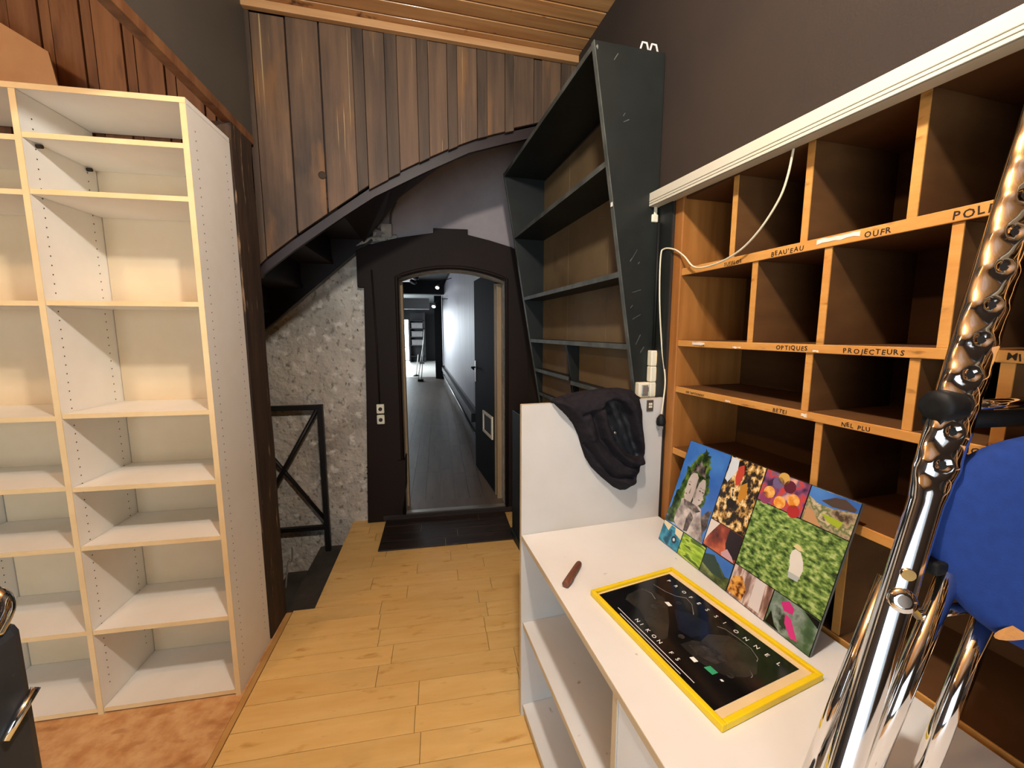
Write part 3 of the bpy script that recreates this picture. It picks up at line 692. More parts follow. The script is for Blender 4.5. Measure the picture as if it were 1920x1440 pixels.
for (v0, v1, z0, z1, zs) in ((0.815, 0.715, 1.716, 1.730, 1.732), (1.245, 1.185, 1.452, 1.464, 1.468), (1.06, 1.03, 1.447, 1.455, 1.468), (0.80, 0.785, 1.447, 1.454, 1.468), (1.075, 1.055, 1.272, 1.280, 1.293), (0.815, 0.80, 1.276, 1.288, 1.293)):
    n_ = 7; top = [(v0 + (v1 - v0) * i / n_, z1 - rng.uniform(0, 0.003)) for i in range(n_ + 1)]; bt = [(v0 + (v1 - v0) * i / n_, z0 + rng.uniform(0, 0.004)) for i in range(n_ + 1)]
    part('tape_remnant', G().prism(top + bt[::-1], 0, U0 - 0.003, U0 - 0.002), M_peel, shelves[zs])
# white rail above
ra = thing('wall_rail', 'long white ribbed rail fixed above the pigeonhole shelf', 'rail', RF, (0.99, 0.5, 2.0))
def zr(v_): return 1.999 + (v_ - 1.5) * 0.022
def railbox(u0, u1, zo0, zo1, v0=1.502, v1=-0.6):
    return G().hexa([(u0, v1, zr(v1) + zo0), (u1, v1, zr(v1) + zo0), (u1, v1, zr(v1) + zo1), (u0, v1, zr(v1) + zo1)], [(u0, v0, zr(v0) + zo0), (u1, v0, zr(v0) + zo0), (u1, v0, zr(v0) + zo1), (u0, v0, zr(v0) + zo1)])
part('rail_body', railbox(0.968, 1.003, -0.016, 0.034), M_pvc, ra, bevel=0.002)
part('rib', railbox(0.963, 0.968, 0.004, 0.034), M_pvc, ra, bevel=0.0015)
part('rib', railbox(0.963, 0.968, -0.005, 0.002), M_pvc, ra, bevel=0.001)
part('rib', railbox(0.963, 0.968, -0.015, -0.007), M_pvc, ra, bevel=0.001)
part('groove', railbox(0.9655, 0.9681, -0.016, 0.033), M_pvcl, ra)
part('back_plate', G().hexa([(1.003, -0.6, 1.94), (1.0115, -0.6, 1.94), (1.0115, -0.6, 2.0), (1.003, -0.6, 2.0)], [(1.003, 1.50, 1.985), (1.0115, 1.50, 1.985), (1.0115, 1.50, 2.035), (1.003, 1.50, 2.035)]), M_pvc, ra)
part('end_clip', B(0.985, 1.0, 1.452, 1.468, 1.925, 1.986).box(0.975, 1.002, 1.448, 1.466, 1.925, 1.955), M_sock, ra, bevel=0.004)

# ================================================================== WHITE DESK
dk = thing('counter_desk', 'white melamine counter with raised end panel and open shelves', 'counter', RF, (0.7, 0.6, 0.0))
VE = 1.366
edg = lambda o, g: part('edge_band', g, M_deske, o)
p_ = part('end_panel', B(0.421, 1.006, VE, VE + 0.018, 0.0, 1.241), M_deskp, dk, bevel=0.001)
edg(p_, B(0.4195, 0.421, VE, VE + 0.018, 0.0, 1.241)); edg(p_, B(0.421, 1.006, VE, VE + 0.018, 1.241, 1.2422))
p_ = part('top', B(0.4215, 1.006, -0.35, VE - 0.0003, 0.734, 0.752), M_desk, dk, bevel=0.0012)
edg(p_, B(0.4200, 0.4215, -0.35, VE - 0.0003, 0.734, 0.752))
for v0, v1 in ((0.682, 0.700), (-0.35, -0.332)):
    p_ = part('upright', B(0.424, 0.99, v0, v1, 0.0, 0.7335), M_deskp, dk, bevel=0.001); edg(p_, B(0.4226, 0.424, v0, v1, 0.0, 0.7335))
for z_ in (0.398, 0.047):
    p_ = part('shelf', B(0.428, 0.99, 0.7005, VE - 0.0005, z_ - 0.018, z_), M_desk, dk, bevel=0.001); edg(p_, B(0.4266, 0.428, 0.7005, VE - 0.0005, z_ - 0.018, z_))
part('back_panel', B(0.9905, 0.997, -0.35, VE - 0.0005, 0.0, 0.7335), M_deskp, dk)
part('cabinet_door', B(0.4255, 0.442, -0.33, 0.680, 0.04, 0.7325), M_door_w, dk, bevel=0.001)

# ---- thing on the counter: cigar, framed poster, photo board
cg = thing('cigar', 'short brown cigar lying on the white counter', 'cigar', RF, (0.50, 1.077, 0.752))
ca, cb = Vector((0.452, 1.030, 0.7625)), Vector((0.545, 1.128, 0.7625))
rr = [0.0085, 0.0105, 0.0108, 0.0108, 0.0107, 0.0104, 0.0102, 0.0098, 0.0085, 0.005, 0.001]
part('wrapper', G().tube([ca.lerp(cb, t) for t in (0, 0.01, 0.1, 0.25, 0.4, 0.55, 0.7, 0.85, 0.94, 0.98, 1.0)], rr, 14), M_cigar, cg)
part('loose_leaf', G().tube([ca.lerp(cb, 0.05) + Vector((0.009, -0.004, 0.001)), ca.lerp(cb, 0.22) + Vector((0.010, -0.004, 0.003)), ca.lerp(cb, 0.4) + Vector((0.008, -0.004, 0.006))], [0.003, 0.004, 0.001], 6), M_cigar, cg)

FA = math.atan2(0.861 - 0.807, 1.021 - 0.586)          # poster frame is turned a little on the counter
PC = Vector((0.685, 0.781, 0.752))
PF = Frame(5.5 + math.degrees(FA), *RF.w(PC)[:2])
fp = thing('framed_poster', 'yellow framed black camera poster lying flat on the counter', 'poster', PF, (0, 0, 0.752))
hx, hy, z0 = 0.151, 0.220, 0.7525                      # local x = across (u), local y = length (v)
bw = 0.012
FR = G()
part('frame', B(-hx, -hx + bw, -hy, hy, z0, z0 + 0.016), M_yel, fp, bevel=0.002)
part('frame', B(hx - bw, hx, -hy, hy, z0, z0 + 0.016), M_yel, fp, bevel=0.002)
part('frame', B(-hx + bw, hx - bw, hy - bw, hy, z0, z0 + 0.016), M_yel, fp, bevel=0.002)
part('frame', B(-hx + bw, hx - bw, -hy, -hy + bw, z0, z0 + 0.016), M_yel, fp, bevel=0.002)
part('mount', B(-hx + bw, hx - bw, -hy + bw, hy - bw, z0, z0 + 0.008), M_mat_, fp)
px0, px1, py0, py1 = -0.1355, 0.124, 0.202, -0.186      # s along -y (length), t along +x
zp = z0 + 0.0084
def pp(s_, t_, dz=0.0): return (px0 + (px1 - px0) * t_, py0 + (py1 - py0) * s_, zp + dz)
pr = part('print', B(px0, px1, py1, py0, z0 + 0.008, zp), M_print, fp, label='glossy black camera print')
def pshape(name, pts, m, dz): return part(name, G().poly([pp(a, b, dz) for a, b in pts]), m, pr)
pshape('print_shape', [(.08, .30), (.06, .50), (.10, .60), (.22, .62), (.30, .55), (.42, .40), (.53, .22), (.52, .14), (.42, .16), (.25, .25), (.12, .22)], M_pgrey, 0.0002)
pshape('print_shape', [(.34, .58), (.42, .70), (.52, .74), (.60, .62), (.58, .44), (.50, .40)], M_pblue, 0.0002)
pshape('print_shape', [(.595, .28), (.60, .42), (.628, .476), (.60, .62), (.66, .78), (.78, .82), (.87, .75), (.93, .62), (.922, .5), (.87, .36), (.80, .30), (.724, .27)], M_pgrey, 0.0002)
pshape('print_shape', [(.62, .34), (.66, .46), (.74, .52), (.80, .50), (.79, .38), (.70, .32)], M_pgrey2, 0.0003)
for cx_, cy_, r_ in ((.27, .43, .05), (.30, .70, .03), (.68, .40, .035), (.55, .36, .03), (.88, .40, .03)):
    pshape('print_shape', [(cx_ + r_ * .66 * math.cos(i * math.pi / 8), cy_ + r_ * 1.0 * math.sin(i * math.pi / 8)) for i in range(16)], M_pgrey2, 0.00035)
pshape('print_shape', [(.25, .575), (.262, .615), (.305, .605), (.297, .565)], M_pwhite, 0.0004)
pshape('print_shape', [(.695, .235), (.70, .275), (.738, .272), (.733, .232)], M_pwhite, 0.0004)
pshape('print_shape', [(.78, .264), (.788, .328), (.84, .33), (.838, .268)], M_pgreen, 0.0004)
pshape('print_shape', [(.875, .285), (.88, .305), (.895, .303), (.89, .283)], M_pwhite, 0.0004)
def pline(pts, w, m=M_pgrey2): return part('print_line', G().tube([pp(a, b, 0.0003) for a, b in pts], w, 4), m, pr)
M_plight = mat('print_highlight', '#8d8a84', '#5d5a55', rough=0.2, scale=30)
pline([(.06, .683), (.161, .712), (.232, .759), (.279, .839), (.347, .813), (.43, .704)], 0.0009, M_plight)
pline([(.573, .784), (.61, .824), (.699, .835), (.789, .83), (.859, .778), (.87, .74)], 0.0010, M_plight)
pline([(.09, .52), (.14, .55), (.20, .52)], 0.0009, M_plight)
pline([(.90, .60), (.93, .57), (.935, .54)], 0.0009, M_plight)
for b_, a0, a1 in ((.066, .171, .838), (.030, .226, .764)): part('print_line', B(*sorted((pp(0, b_)[0] - .0008, pp(0, b_)[0] + .0008)), *sorted((pp(a0, 0)[1], pp(a1, 0)[1])), zp + .0001, zp + .0004), M_pwhite, pr)
for i, ch in enumerate('PROFESSIONNEL'):
    s_ = .076 + (.937 - .076) * i / 12
    part('lettering', text_geo(ch, 0.0155, pp(s_ - 0.012, 0.872, 0.0006), (0, -1, 0), (1, 0, 0)), M_pwhite, pr)
for i, ch in enumerate('NIKON F5'):
    if ch == ' ': continue
    s_ = .315 + (.672 - .315) * i / 7
    part('lettering', text_geo(ch, 0.0150, pp(s_, 0.105, 0.0006), (0, -1, 0), (1, 0, 0)), M_pwhite, pr)
glm, glnt, glb = _nt('thin_glass'); glb.inputs['Transmission Weight'].default_value = 1.0; glb.inputs['Roughness'].default_value = 0.03; glb.inputs['IOR'].default_value = 1.2
MATS['thin_glass'] = glm

# ---- photo board leaning on the pigeonholes
w_, h_ = 0.568, 0.377
th_ = math.atan2(1.008 - 0.893, 0.356)
pb = thing('photo_board', 'collage board of travel photographs leaning on the pigeonhole shelf', 'picture', RF, (0.898, 0.922, 0.752))
cs_, sn_ = math.cos(th_), math.sin(th_)
def bp(s_, t_, d=0.0):                                 # s to the camera's right (-v), t up the slope, d out of the face
    return (0.893 + h_ * t_ * sn_ - d * cs_, 1.205 - w_ * s_, 0.7535 + h_ * t_ * cs_ + d * sn_)
part('backing', G().hexa([bp(0, 0, -0.006), bp(1, 0, -0.006), bp(1, 1, -0.006), bp(0, 1, -0.006)], [bp(0, 0, 0), bp(1, 0, 0), bp(1, 1, 0), bp(0, 1, 0)]), mat('board_core', '#6a6a66', rough=0.5), pb)
black_print = mat('photo_black', '#0d0c0b', rough=0.2)
part('border', G().hexa([bp(0, 0, 0.0001), bp(1, 0, 0.0001), bp(1, 1, 0.0001), bp(0, 1, 0.0001)], [bp(0, 0, 0.0005), bp(1, 0, 0.0005), bp(1, 1, 0.0005), bp(0, 1, 0.0005)]), black_print, pb)
def ramp_mat(name, stops, scale, detail=4, stretch=(1, 1, 1), dist=0.0, vor=False):
    m, nt, b = _nt(name); N = nt.nodes; L = nt.links
    b.inputs['Roughness'].default_value = 0.25
    tc = N.new('ShaderNodeTexCoord'); mp = N.new('ShaderNodeMapping'); mp.inputs['Scale'].default_value = stretch
    L.new(tc.outputs['Object'], mp.inputs['Vector'])
    if vor:
        n = N.new('ShaderNodeTexVoronoi'); n.inputs['Scale'].default_value = scale; o_ = n.outputs['Color']
        sep = N.new('ShaderNodeSeparateColor'); L.new(o_, sep.inputs[0]); o_ = sep.outputs[0]
    else:
        n = N.new('ShaderNodeTexNoise'); n.inputs['Scale'].default_value = scale; n.inputs['Detail'].default_value = detail; n.inputs['Distortion'].default_value = dist; o_ = n.outputs['Fac']
    L.new(mp.outputs[0], n.inputs['Vector'])
    cr = N.new('ShaderNodeValToRGB'); e = cr.color_ramp.elements
    e[0].position = stops[0][0]; e[0].color = (*hexc(stops[0][1]), 1); e[1].position = stops[-1][0]; e[1].color = (*hexc(stops[-1][1]), 1)
    for p, c in stops[1:-1]:
        q = e.new(p); q.color = (*hexc(c), 1)
    L.new(o_, cr.inputs['Fac']); L.new(cr.outputs[0], b.inputs['Base Color'])
    return m
P_sky = ramp_mat('photo_sky', [(0.40, '#2d5fae'), (0.62, '#4a80c6'), (0.72, '#c8d4e2')], 6, 3)
P_crowd = ramp_mat('photo_crowd', [(0.36, '#15100c'), (0.47, '#3a2a18'), (0.55, '#c79a50'), (0.62, '#f0dda8'), (0.70, '#3a2a1c')], 55, 3, (1, 1, 0.7))
P_fruit = ramp_mat('photo_fruit', [(0.38, '#3a2440'), (0.48, '#8a4a70'), (0.55, '#c04030'), (0.62, '#6a5a78'), (0.72, '#d8a090')], 22, 2)
P_vill = ramp_mat('photo_village', [(0.34, '#4a3a2c'), (0.46, '#a89878'), (0.54, '#5a6a3a'), (0.62, '#c8b898'), (0.72, '#3a3024')], 30, 4)
P_tea = ramp_mat('photo_tea_field', [(0.33, '#26381a'), (0.46, '#5b7a36'), (0.56, '#86a352'), (0.68, '#b3c47c')], 85, 4, (1, 0.7, 1.3))
P_hair = ramp_mat('photo_red_brown', [(0.35, '#3a1c1c'), (0.47, '#8a3c2c'), (0.56, '#c96a48'), (0.66, '#4a3034')], 11, 3)
P_teal = ramp_mat('photo_teal', [(0.40, '#1f6f8c'), (0.52, '#3f96b4'), (0.64, '#174e66')], 20, 3)
P_terr = ramp_mat('photo_terraces', [(0.34, '#6a8c1c'), (0.48, '#8fb42c'), (0.56, '#b4d04c'), (0.62, '#4a661a')], 12, 2, (1, 1.0, 6))
P_mount = ramp_mat('photo_mountain', [(0.38, '#2c3a1c'), (0.52, '#4e5a34'), (0.66, '#7c8a4c')], 24, 5)
P_falls = ramp_mat('photo_waterfall', [(0.36, '#4a2c24'), (0.48, '#8c6a5c'), (0.57, '#d8c4bc'), (0.68, '#7a6058')], 12, 4, (1, 3, 0.8))
P_leaf = ramp_mat('photo_foliage', [(0.35, '#1d2a1a'), (0.5, '#4a6646'), (0.62, '#8a9a90'), (0.70, '#2c3c2a')], 16, 4)
P_stone = ramp_mat('photo_statue_stone', [(0.34, '#6c6460'), (0.50, '#a89e98'), (0.64, '#cfc4bc')], 26, 4)
P_face = ramp_mat('photo_statue_face', [(0.30, '#9c918a'), (0.55, '#b9aea6'), (0.75, '#cfc5bd')], 9, 2)
P_stoned = ramp_mat('photo_statue_dark', [(0.36, '#2a2422'), (0.52, '#5c524e'), (0.66, '#8c827c')], 40, 4)
P_tree = ramp_mat('photo_tree', [(0.36, '#1c2a14'), (0.50, '#3c5424'), (0.64, '#6c8a3a')], 36, 4)
flat = lambda n, c: mat('photo_' + n, c, rough=0.25)
def cell(name, s0, s1, t0, t1, m):
    g_ = 0.003
    return part('photo_print', G().hexa([bp(s0 + g_, t0 + g_, 0.0005), bp(s1 - g_, t0 + g_, 0.0005), bp(s1 - g_, t1 - g_, 0.0005), bp(s0 + g_, t1 - g_, 0.0005)],
                                        [bp(s0 + g_, t0 + g_, 0.0009), bp(s1 - g_, t0 + g_, 0.0009), bp(s1 - g_, t1 - g_, 0.0009), bp(s0 + g_, t1 - g_, 0.0009)]), m, pb, label=name)
c1 = cell('stone statue against blue sky', 0, .333, .200, 1.0, P_sky)
c2 = cell('crowd carrying offerings', .333, .559, .445, 1.0, P_crowd)
c3 = cell('bowls of orange and red fruit', .559, .79, .755, 1.0, P_fruit)
c4 = cell('village with dark roof', .79, 1.0, .755, 1.0, P_vill)
c5 = cell('green tea field with one picker', .559, 1.0, .235, .755, P_tea)
c6 = cell('red brown portrait', .333, .559, .215, .445, P_hair)
c7 = cell('turquoise print', 0, .18, 0, .200, P_teal)
c8 = cell('green rice terraces', .18, .366, 0, .200, P_terr)
c9 = cell('mountain under blue sky', .366, .559, 0, .215, P_mount)
c10 = cell('waterfall', .559, .784, 0, .235, P_falls)
c11 = cell('pink dressed figure among leaves', .784, 1.0, 0, .235, P_leaf)
def pic(parent, pts, m, d): return part('photo_detail', G().poly([bp(a, b, d) for a, b in pts]), m, parent)
def disc(cx, cy, r, n=14, k=1.0): return [(cx + r * math.cos(2 * math.pi * i / n) * k, cy + r * 1.5 * math.sin(2 * math.pi * i / n)) for i in range(n)]
def rough_poly(pts, n=5, amp=0.012, seed=1):
    r2 = random.Random(seed); out = []
    for (a, b), (c, d) in zip(pts, pts[1:] + pts[:1]):
        for i in range(n):
            t = i / n; out.append((a + (c - a) * t + r2.uniform(-amp, amp), b + (d - b) * t + r2.uniform(-amp, amp) * 1.4))
    return [(min(max(a, .004), .329), min(max(b, .205), .995)) for a, b in out]
pic(c1, rough_poly([(.15, .965), (.19, .93), (.21, .86), (.25, .72), (.26, .62), (.24, .45), (.20, .22), (.006, .21), (.006, .33), (.03, .55), (.055, .75), (.10, .86)]), P_tree, 0.0010)
pic(c1, [(.27, .42), (.30, .48), (.325, .50), (.32, .42), (.328, .35), (.31, .28), (.328, .22), (.26, .21), (.25, .33)], P_stoned, 0.0011)
pic(c1, [(.075, .24), (.07, .33), (.085, .40), (.08, .46), (.11, .49), (.20, .49), (.25, .46), (.27, .38), (.30, .30), (.325, .22), (.32, .206), (.12, .206)], P_stone, 0.0012)
pic(c1, [(.105, .455), (.100, .485), (.088, .505), (.092, .525), (.082, .545), (.088, .575), (.086, .64), (.095, .70), (.112, .73), (.14, .735), (.162, .70), (.166, .60), (.16, .50), (.15, .455)], P_face, 0.0013)
pic(c1, [(.158, .70), (.168, .69), (.176, .58), (.170, .47), (.158, .46), (.163, .58)], P_stoned, 0.00135)
pic(c1, [(.172, .46), (.170, .56), (.176, .66), (.195, .71), (.215, .71), (.230, .66), (.236, .60), (.231, .575), (.243, .545), (.233, .53), (.236, .51), (.226, .49), (.205, .455)], P_face, 0.0014)
pic(c1, [(.165, .60), (.176, .60), (.180, .53), (.174, .49), (.166, .52)], P_stone, 0.0015)
pic(c1, [(.09, .70), (.11, .78), (.10, .83), (.13, .80), (.14, .87), (.165, .81), (.19, .84), (.195, .77), (.215, .72), (.18, .735), (.13, .75)], P_stoned, 0.0015)
for (a, b) in ((.108, .612), (.200, .600), (.224, .598)):
    pic(c1, [(a - .010, b), (a, b + .009), (a + .012, b - .002), (a, b - .005)], flat('eye', '#4a403c'), 0.0016)
    pic(c1, [(a - .013, b + .020), (a, b + .033), (a + .015, b + .022), (a, b + .027)], flat('brow', '#6a5e58'), 0.0016)
pic(c1, [(.128, .60), (.132, .54), (.122, .535)], flat('brow', '#6a5e58'), 0.0016)
for (a, b) in ((.104, .525), (.213, .525)): pic(c1, [(a - .008, b), (a, b + .006), (a + .010, b), (a, b - .006)], flat('lip', '#6a5a54'), 0.0016)
pic(c1, [(.10, .47), (.20, .47), (.25, .44), (.22, .41), (.12, .42)], P_stoned, 0.0016)
pic(c1, [(.18, .40), (.215, .36), (.20, .22), (.17, .21), (.165, .33)], P_stoned, 0.0016)
pic(c2, [(.34, .99), (.39, .99), (.40, .90), (.36, .78), (.338, .80)], flat('haze', '#c9d2d8'), 0.0010)
pic(c2, [(.40, .93), (.43, .96), (.445, .90), (.44, .80), (.415, .78), (.40, .84)], flat('red_shirt', '#b8402c'), 0.0011)
pic(c2, [(.45, .80), (.48, .84), (.50, .74), (.47, .66), (.45, .70)], flat('ochre', '#b87c20'), 0.0011)
pic(c2, disc(.42, .63, .026), flat('dark_bowl', '#150f0b'), 0.0011)
for (a, b, c) in ((.61, .84, '#d48a30'), (.675, .80, '#dc8a28'), (.735, .85, '#d8842c'), (.70, .93, '#5a2030'), (.64, .93, '#6c5a80'), (.60, .79, '#8a3c60'), (.75, .78, '#a82c2c'), (.66, .97, '#caa050')):
    pic(c3, disc(a, b, .030), ramp_mat('photo_bowl_%02d' % int(a * 100), [(0.4, c), (0.6, '#e8b060' if c[1] == 'd' else c)], 70, 2), 0.0011)
pic(c4, [(.793, .995), (.997, .995), (.997, .93), (.90, .90), (.84, .90), (.793, .93)], P_sky, 0.0010)
pic(c4, [(.85, .925), (.90, .975), (.94, .985), (.99, .95), (.985, .93), (.90, .91)], flat('thatch', '#4a3c34'), 0.0011)
pic(c4, [(.865, .85), (.957, .845), (.949, .80), (.90, .81)], flat('lawn', '#9aae2c'), 0.0011)
pic(c4, [(.80, .76), (.80, .85), (.83, .84), (.87, .78), (.88, .76)], flat('path', '#b88c60'), 0.0011)
pic(c5, [(.800, .50), (.803, .535), (.815, .555), (.84, .55), (.862, .50), (.872, .45), (.868, .40), (.815, .395), (.812, .44), (.806, .46)], flat('white_shirt', '#dcd8cc'), 0.0011)
pic(c5, [(.815, .398), (.868, .40), (.865, .365), (.82, .36)], flat('pale_trousers', '#b0b8b4'), 0.0011)
pic(c5, [(.800, .565), (.815, .592), (.83, .588), (.850, .565), (.83, .555)], flat('straw_hat', '#d8c890'), 0.0012)
pic(c6, [(.336, .44), (.40, .44), (.37, .36), (.35, .30), (.336, .24)], flat('pale_haze', '#d8cdc4'), 0.0010)
pic(c6, [(.47, .44), (.556, .44), (.556, .25), (.50, .22), (.47, .32)], flat('dark_coat', '#2a2226'), 0.0010)
pic(c6, [(.46, .24), (.49, .29), (.53, .255), (.55, .222), (.47, .22)], flat('pink_sleeve', '#c49aa0'), 0.0011)
pic(c7, [(.003, .195), (.176, .195), (.176, .12), (.12, .14), (.11, .19), (.075, .19), (.06, .13), (.003, .165)], flat('cream', '#dccfa8'), 0.0010)
pic(c7, disc(.125, .085, .022), flat('dark_spiral', '#22364a'), 0.0011)
pic(c7, disc(.125, .085, .010), flat('pale_spiral', '#c8d4d4'), 0.0012)
pic(c9, [(.37, .210), (.555, .210), (.555, .10), (.53, .09), (.47, .15), (.43, .17), (.37, .13)], P_sky, 0.0010)
pic(c9, [(.37, .16), (.43, .19), (.48, .13), (.53, .06), (.45, .05), (.37, .08)], flat('blue_hill', '#2e4238'), 0.0011)
pic(c10, [(.563, .02), (.57, .14), (.62, .18), (.66, .10), (.65, .02)], ramp_mat('photo_orange_flowers', [(0.4, '#5a3418'), (0.5, '#c08038'), (0.62, '#e0a850')], 60, 2), 0.0010)
pic(c10, [(.69, .23), (.74, .23), (.75, .02), (.69, .02)], flat('white_water', '#d4ccc8'), 0.0010)
pic(c11, [(.83, .19), (.86, .225), (.89, .20), (.89, .16), (.85, .15)], flat('pink_scarf', '#c8307c'), 0.0011)
pic(c11, [(.86, .14), (.89, .13), (.94, .03), (.91, .02), (.87, .08)], flat('pink_skirt', '#d03a84'), 0.0011)
pic(c11, [(.93, .228), (.996, .18), (.996, .228)], flat('black_corner', '#0d0c0b'), 0.0011)
pic(c11, [(.788, .008), (.80, .10), (.83, .03), (.86, .008)], flat('black_corner', '#0d0c0b'), 0.0011)

# ================================================================== SOCKETS, CORD, PLUG
SV = VN - 0.0006
def socket(u0, u1, z0, z1, lab):
    t = thing('wall_socket', lab, 'socket', RF, ((u0 + u1) / 2, SV, z0), group='cream sockets on the black shelf side')
    part('plate', B(u0, u1, SV - 0.03, SV, z0, z1), M_sock, t, bevel=0.004)
    return t
for z0, z1, lab in ((1.362, 1.425, 'topmost of three stacked cream sockets beside pigeonholes'), (1.298, 1.3605, 'middle of three stacked cream sockets beside pigeonholes'), (1.235, 1.2965, 'lowest of three stacked cream sockets beside pigeonholes')):
    t = socket(0.982, 1.034, z0, z1, lab)
    part('recess', B(1.004, 1.028, SV - 0.0315, SV - 0.029, z0 + 0.008, z1 - 0.008), M_wedge, t)
    for k_ in range(3): part('slot', B(1.014, 1.019, SV - 0.0325, SV - 0.031, z0 + 0.016 + k_ * 0.013, z0 + 0.021 + k_ * 0.013), M_sockd, t)
t = socket(0.930, 0.9805, 1.235, 1.2965, 'square cream switch left of the lowest stacked socket')
part('rocker', B(0.942, 0.970, SV - 0.036, SV - 0.029, 1.247, 1.287), M_metal, t, bevel=0.002)
part('slot', B(0.970, 0.974, SV - 0.0315, SV - 0.029, 1.26, 1.277), M_sockd, t)
solo('dark_conduit', G().tube([(1.0, 1.44, 1.43), (1.0, 1.44, 1.92)], 0.006, 8), M_blackp, RF, (1.0, 1.44, 1.43), 'black cable tube above the stacked cream sockets', 'cable')
t = thing('switch_plate', 'small dark brown switch plate on the white end panel', 'switch', RF, (0.943, VE, 1.192))
part('plate', B(0.928, 0.957, VE - 0.004, VE - 0.0003, 1.192, 1.236), mat('bronze_plate', '#4a4034', '#5a4e40', rough=0.4), t, bevel=0.001)
for a in (0.936, 0.944):
    for b in (1.206, 1.217): part('button', B(a, a + 0.006, VE - 0.006, VE - 0.004, b, b + 0.008), M_sock, t)
cord = thing('power_cord', 'thin cream cord hanging from the white rail to plug', 'cord', RF, (1.0, 1.2, 1.72))
pth = [(0.995, 0.876, 1.965), (0.998, 0.889, 1.904), (1.0, 0.912, 1.851), (1.0, 0.966, 1.787), (1.003, 1.037, 1.742), (1.006, 1.132, 1.719), (1.008, 1.232, 1.722), (1.006, 1.291, 1.77), (1.006, 1.346, 1.803),
       (1.0, 1.40, 1.815), (0.993, 1.41, 1.786), (0.993, 1.405, 1.628), (1.006, 1.395, 1.441), (1.006, 1.365, 1.32), (0.990, 1.347, 1.24), (0.982, 1.345, 1.18)]
part('cable', G().tube(smooth_path(pth, 8), 0.0030, 8), M_cord, cord)
pl_ = part('plug', G().lathe([(0.004, 0.0), (0.009, -0.006), (0.017, -0.018), (0.0185, -0.034), (0.0165, -0.044), (0.010, -0.046)], (0.982, 1.345, 1.182), (0, 0, 1), 16), M_blackp, cord, label='black two pin plug')
for d in (-0.009, 0.009): part('pin', G().tube([(0.982 + d, 1.345, 1.137), (0.982 + d, 1.345, 1.120)], 0.0022, 8), M_metal, pl_)

# ================================================================== HOODED GARMENT OVER THE END PANEL
OUT = [(0.530, 1.252), (0.560, 1.262), (0.607, 1.268), (0.66, 1.280), (0.723, 1.289), (0.80, 1.290), (0.857, 1.279), (0.886, 1.250), (0.900, 1.20), (0.906, 1.138), (0.909, 1.06), (0.908, 0.989), (0.895, 0.955), (0.876, 0.935), (0.868, 0.912), (0.850, 0.892),
       (0.838, 0.886), (0.815, 0.888), (0.79, 0.902), (0.734, 0.950), (0.695, 0.99), (0.670, 1.028), (0.652, 1.075), (0.640, 1.115), (0.618, 1.160), (0.590, 1.195)]
HOLE = [(0.713, 1.243), (0.725, 1.252), (0.746, 1.255), (0.780, 1.252), (0.802, 1.243), (0.820, 1.218), (0.835, 1.194), (0.850, 1.145), (0.865, 1.099), (0.882, 1.060), (0.890, 1.035), (0.885, 1.020), (0.868, 1.014), (0.840, 1.022), (0.805, 1.045), (0.780, 1.072), (0.757, 1.105), (0.735, 1.155), (0.716, 1.20)]
def pdist(p, pl, closed=True):
    best = 9; sg = 0; n = len(pl); ins = False
    for i in range(n if closed else n - 1):
        ax, ay = pl[i]; bx, by = pl[(i + 1) % n]
        dx, dy = bx - ax, by - ay; L2 = dx * dx + dy * dy
        t = max(0, min(1, ((p[0] - ax) * dx + (p[1] - ay) * dy) / L2))
        d = math.hypot(p[0] - ax - t * dx, p[1] - ay - t * dy); best = min(best, d)
        if closed and (ay > p[1]) != (by > p[1]) and p[0] < (bx - ax) * (p[1] - ay) / (by - ay) + ax: ins = not ins
    return best, ins
RIDGES = [([(0.70, 1.23), (0.715, 1.16), (0.745, 1.09), (0.79, 1.035), (0.85, 1.0), (0.90, 1.0)], 0.018, 0.016),
          ([(0.655, 1.13), (0.69, 1.06), (0.74, 1.0), (0.80, 0.955), (0.86, 0.93)], 0.020, 0.014),
          ([(0.56, 1.255), (0.63, 1.19), (0.67, 1.12)], 0.016, 0.006),
          ([(0.705, 1.25), (0.76, 1.268), (0.81, 1.262), (0.845, 1.21), (0.875, 1.12), (0.900, 1.04)], 0.014, 0.010)]
VALS = [([(0.66, 1.09), (0.71, 1.02), (0.77, 0.965), (0.85, 0.945)], 0.010, 0.018),
        ([(0.68, 1.20), (0.71, 1.11), (0.76, 1.05), (0.82, 1.005), (0.89, 0.985)], 0.010, 0.016),
        ([(0.64, 1.20), (0.69, 1.215), (0.71, 1.23)], 0.008, 0.006),
        ([(0.77, 1.285), (0.79, 1.265)], 0.012, 0.006)]
def hh(x_, z_, d):
    h = 0.050 * (1 - math.exp(-d / 0.022)) + 0.012
    for pl, w, a in RIDGES: h += 1.5 * a * math.exp(-(pdist((x_, z_), pl, False)[0] / w) ** 2)
    for pl, w, a in VALS: h -= 1.7 * a * math.exp(-(pdist((x_, z_), pl, False)[0] / w) ** 2)
    dh, inn = pdist((x_, z_), HOLE)
    if inn: h -= 0.046 * (1 - math.exp(-dh / 0.006))
    h += 0.004 * noise.noise(Vector((x_ * 22, z_ * 22, 1.0))) + 0.0015 * noise.noise(Vector((x_ * 60, z_ * 60, 3.0)))
    return max(h, 0.004)
NX, NZ = 120, 124
gx0, gx1, gz0, gz1 = 0.522, 0.916, 0.878, 1.298
hd = thing('hooded_garment', 'charcoal hooded garment draped over the white end panel', 'garment', RF, (0.75, VE, 0.88))
vid = {}; hv_ = []; hf = []
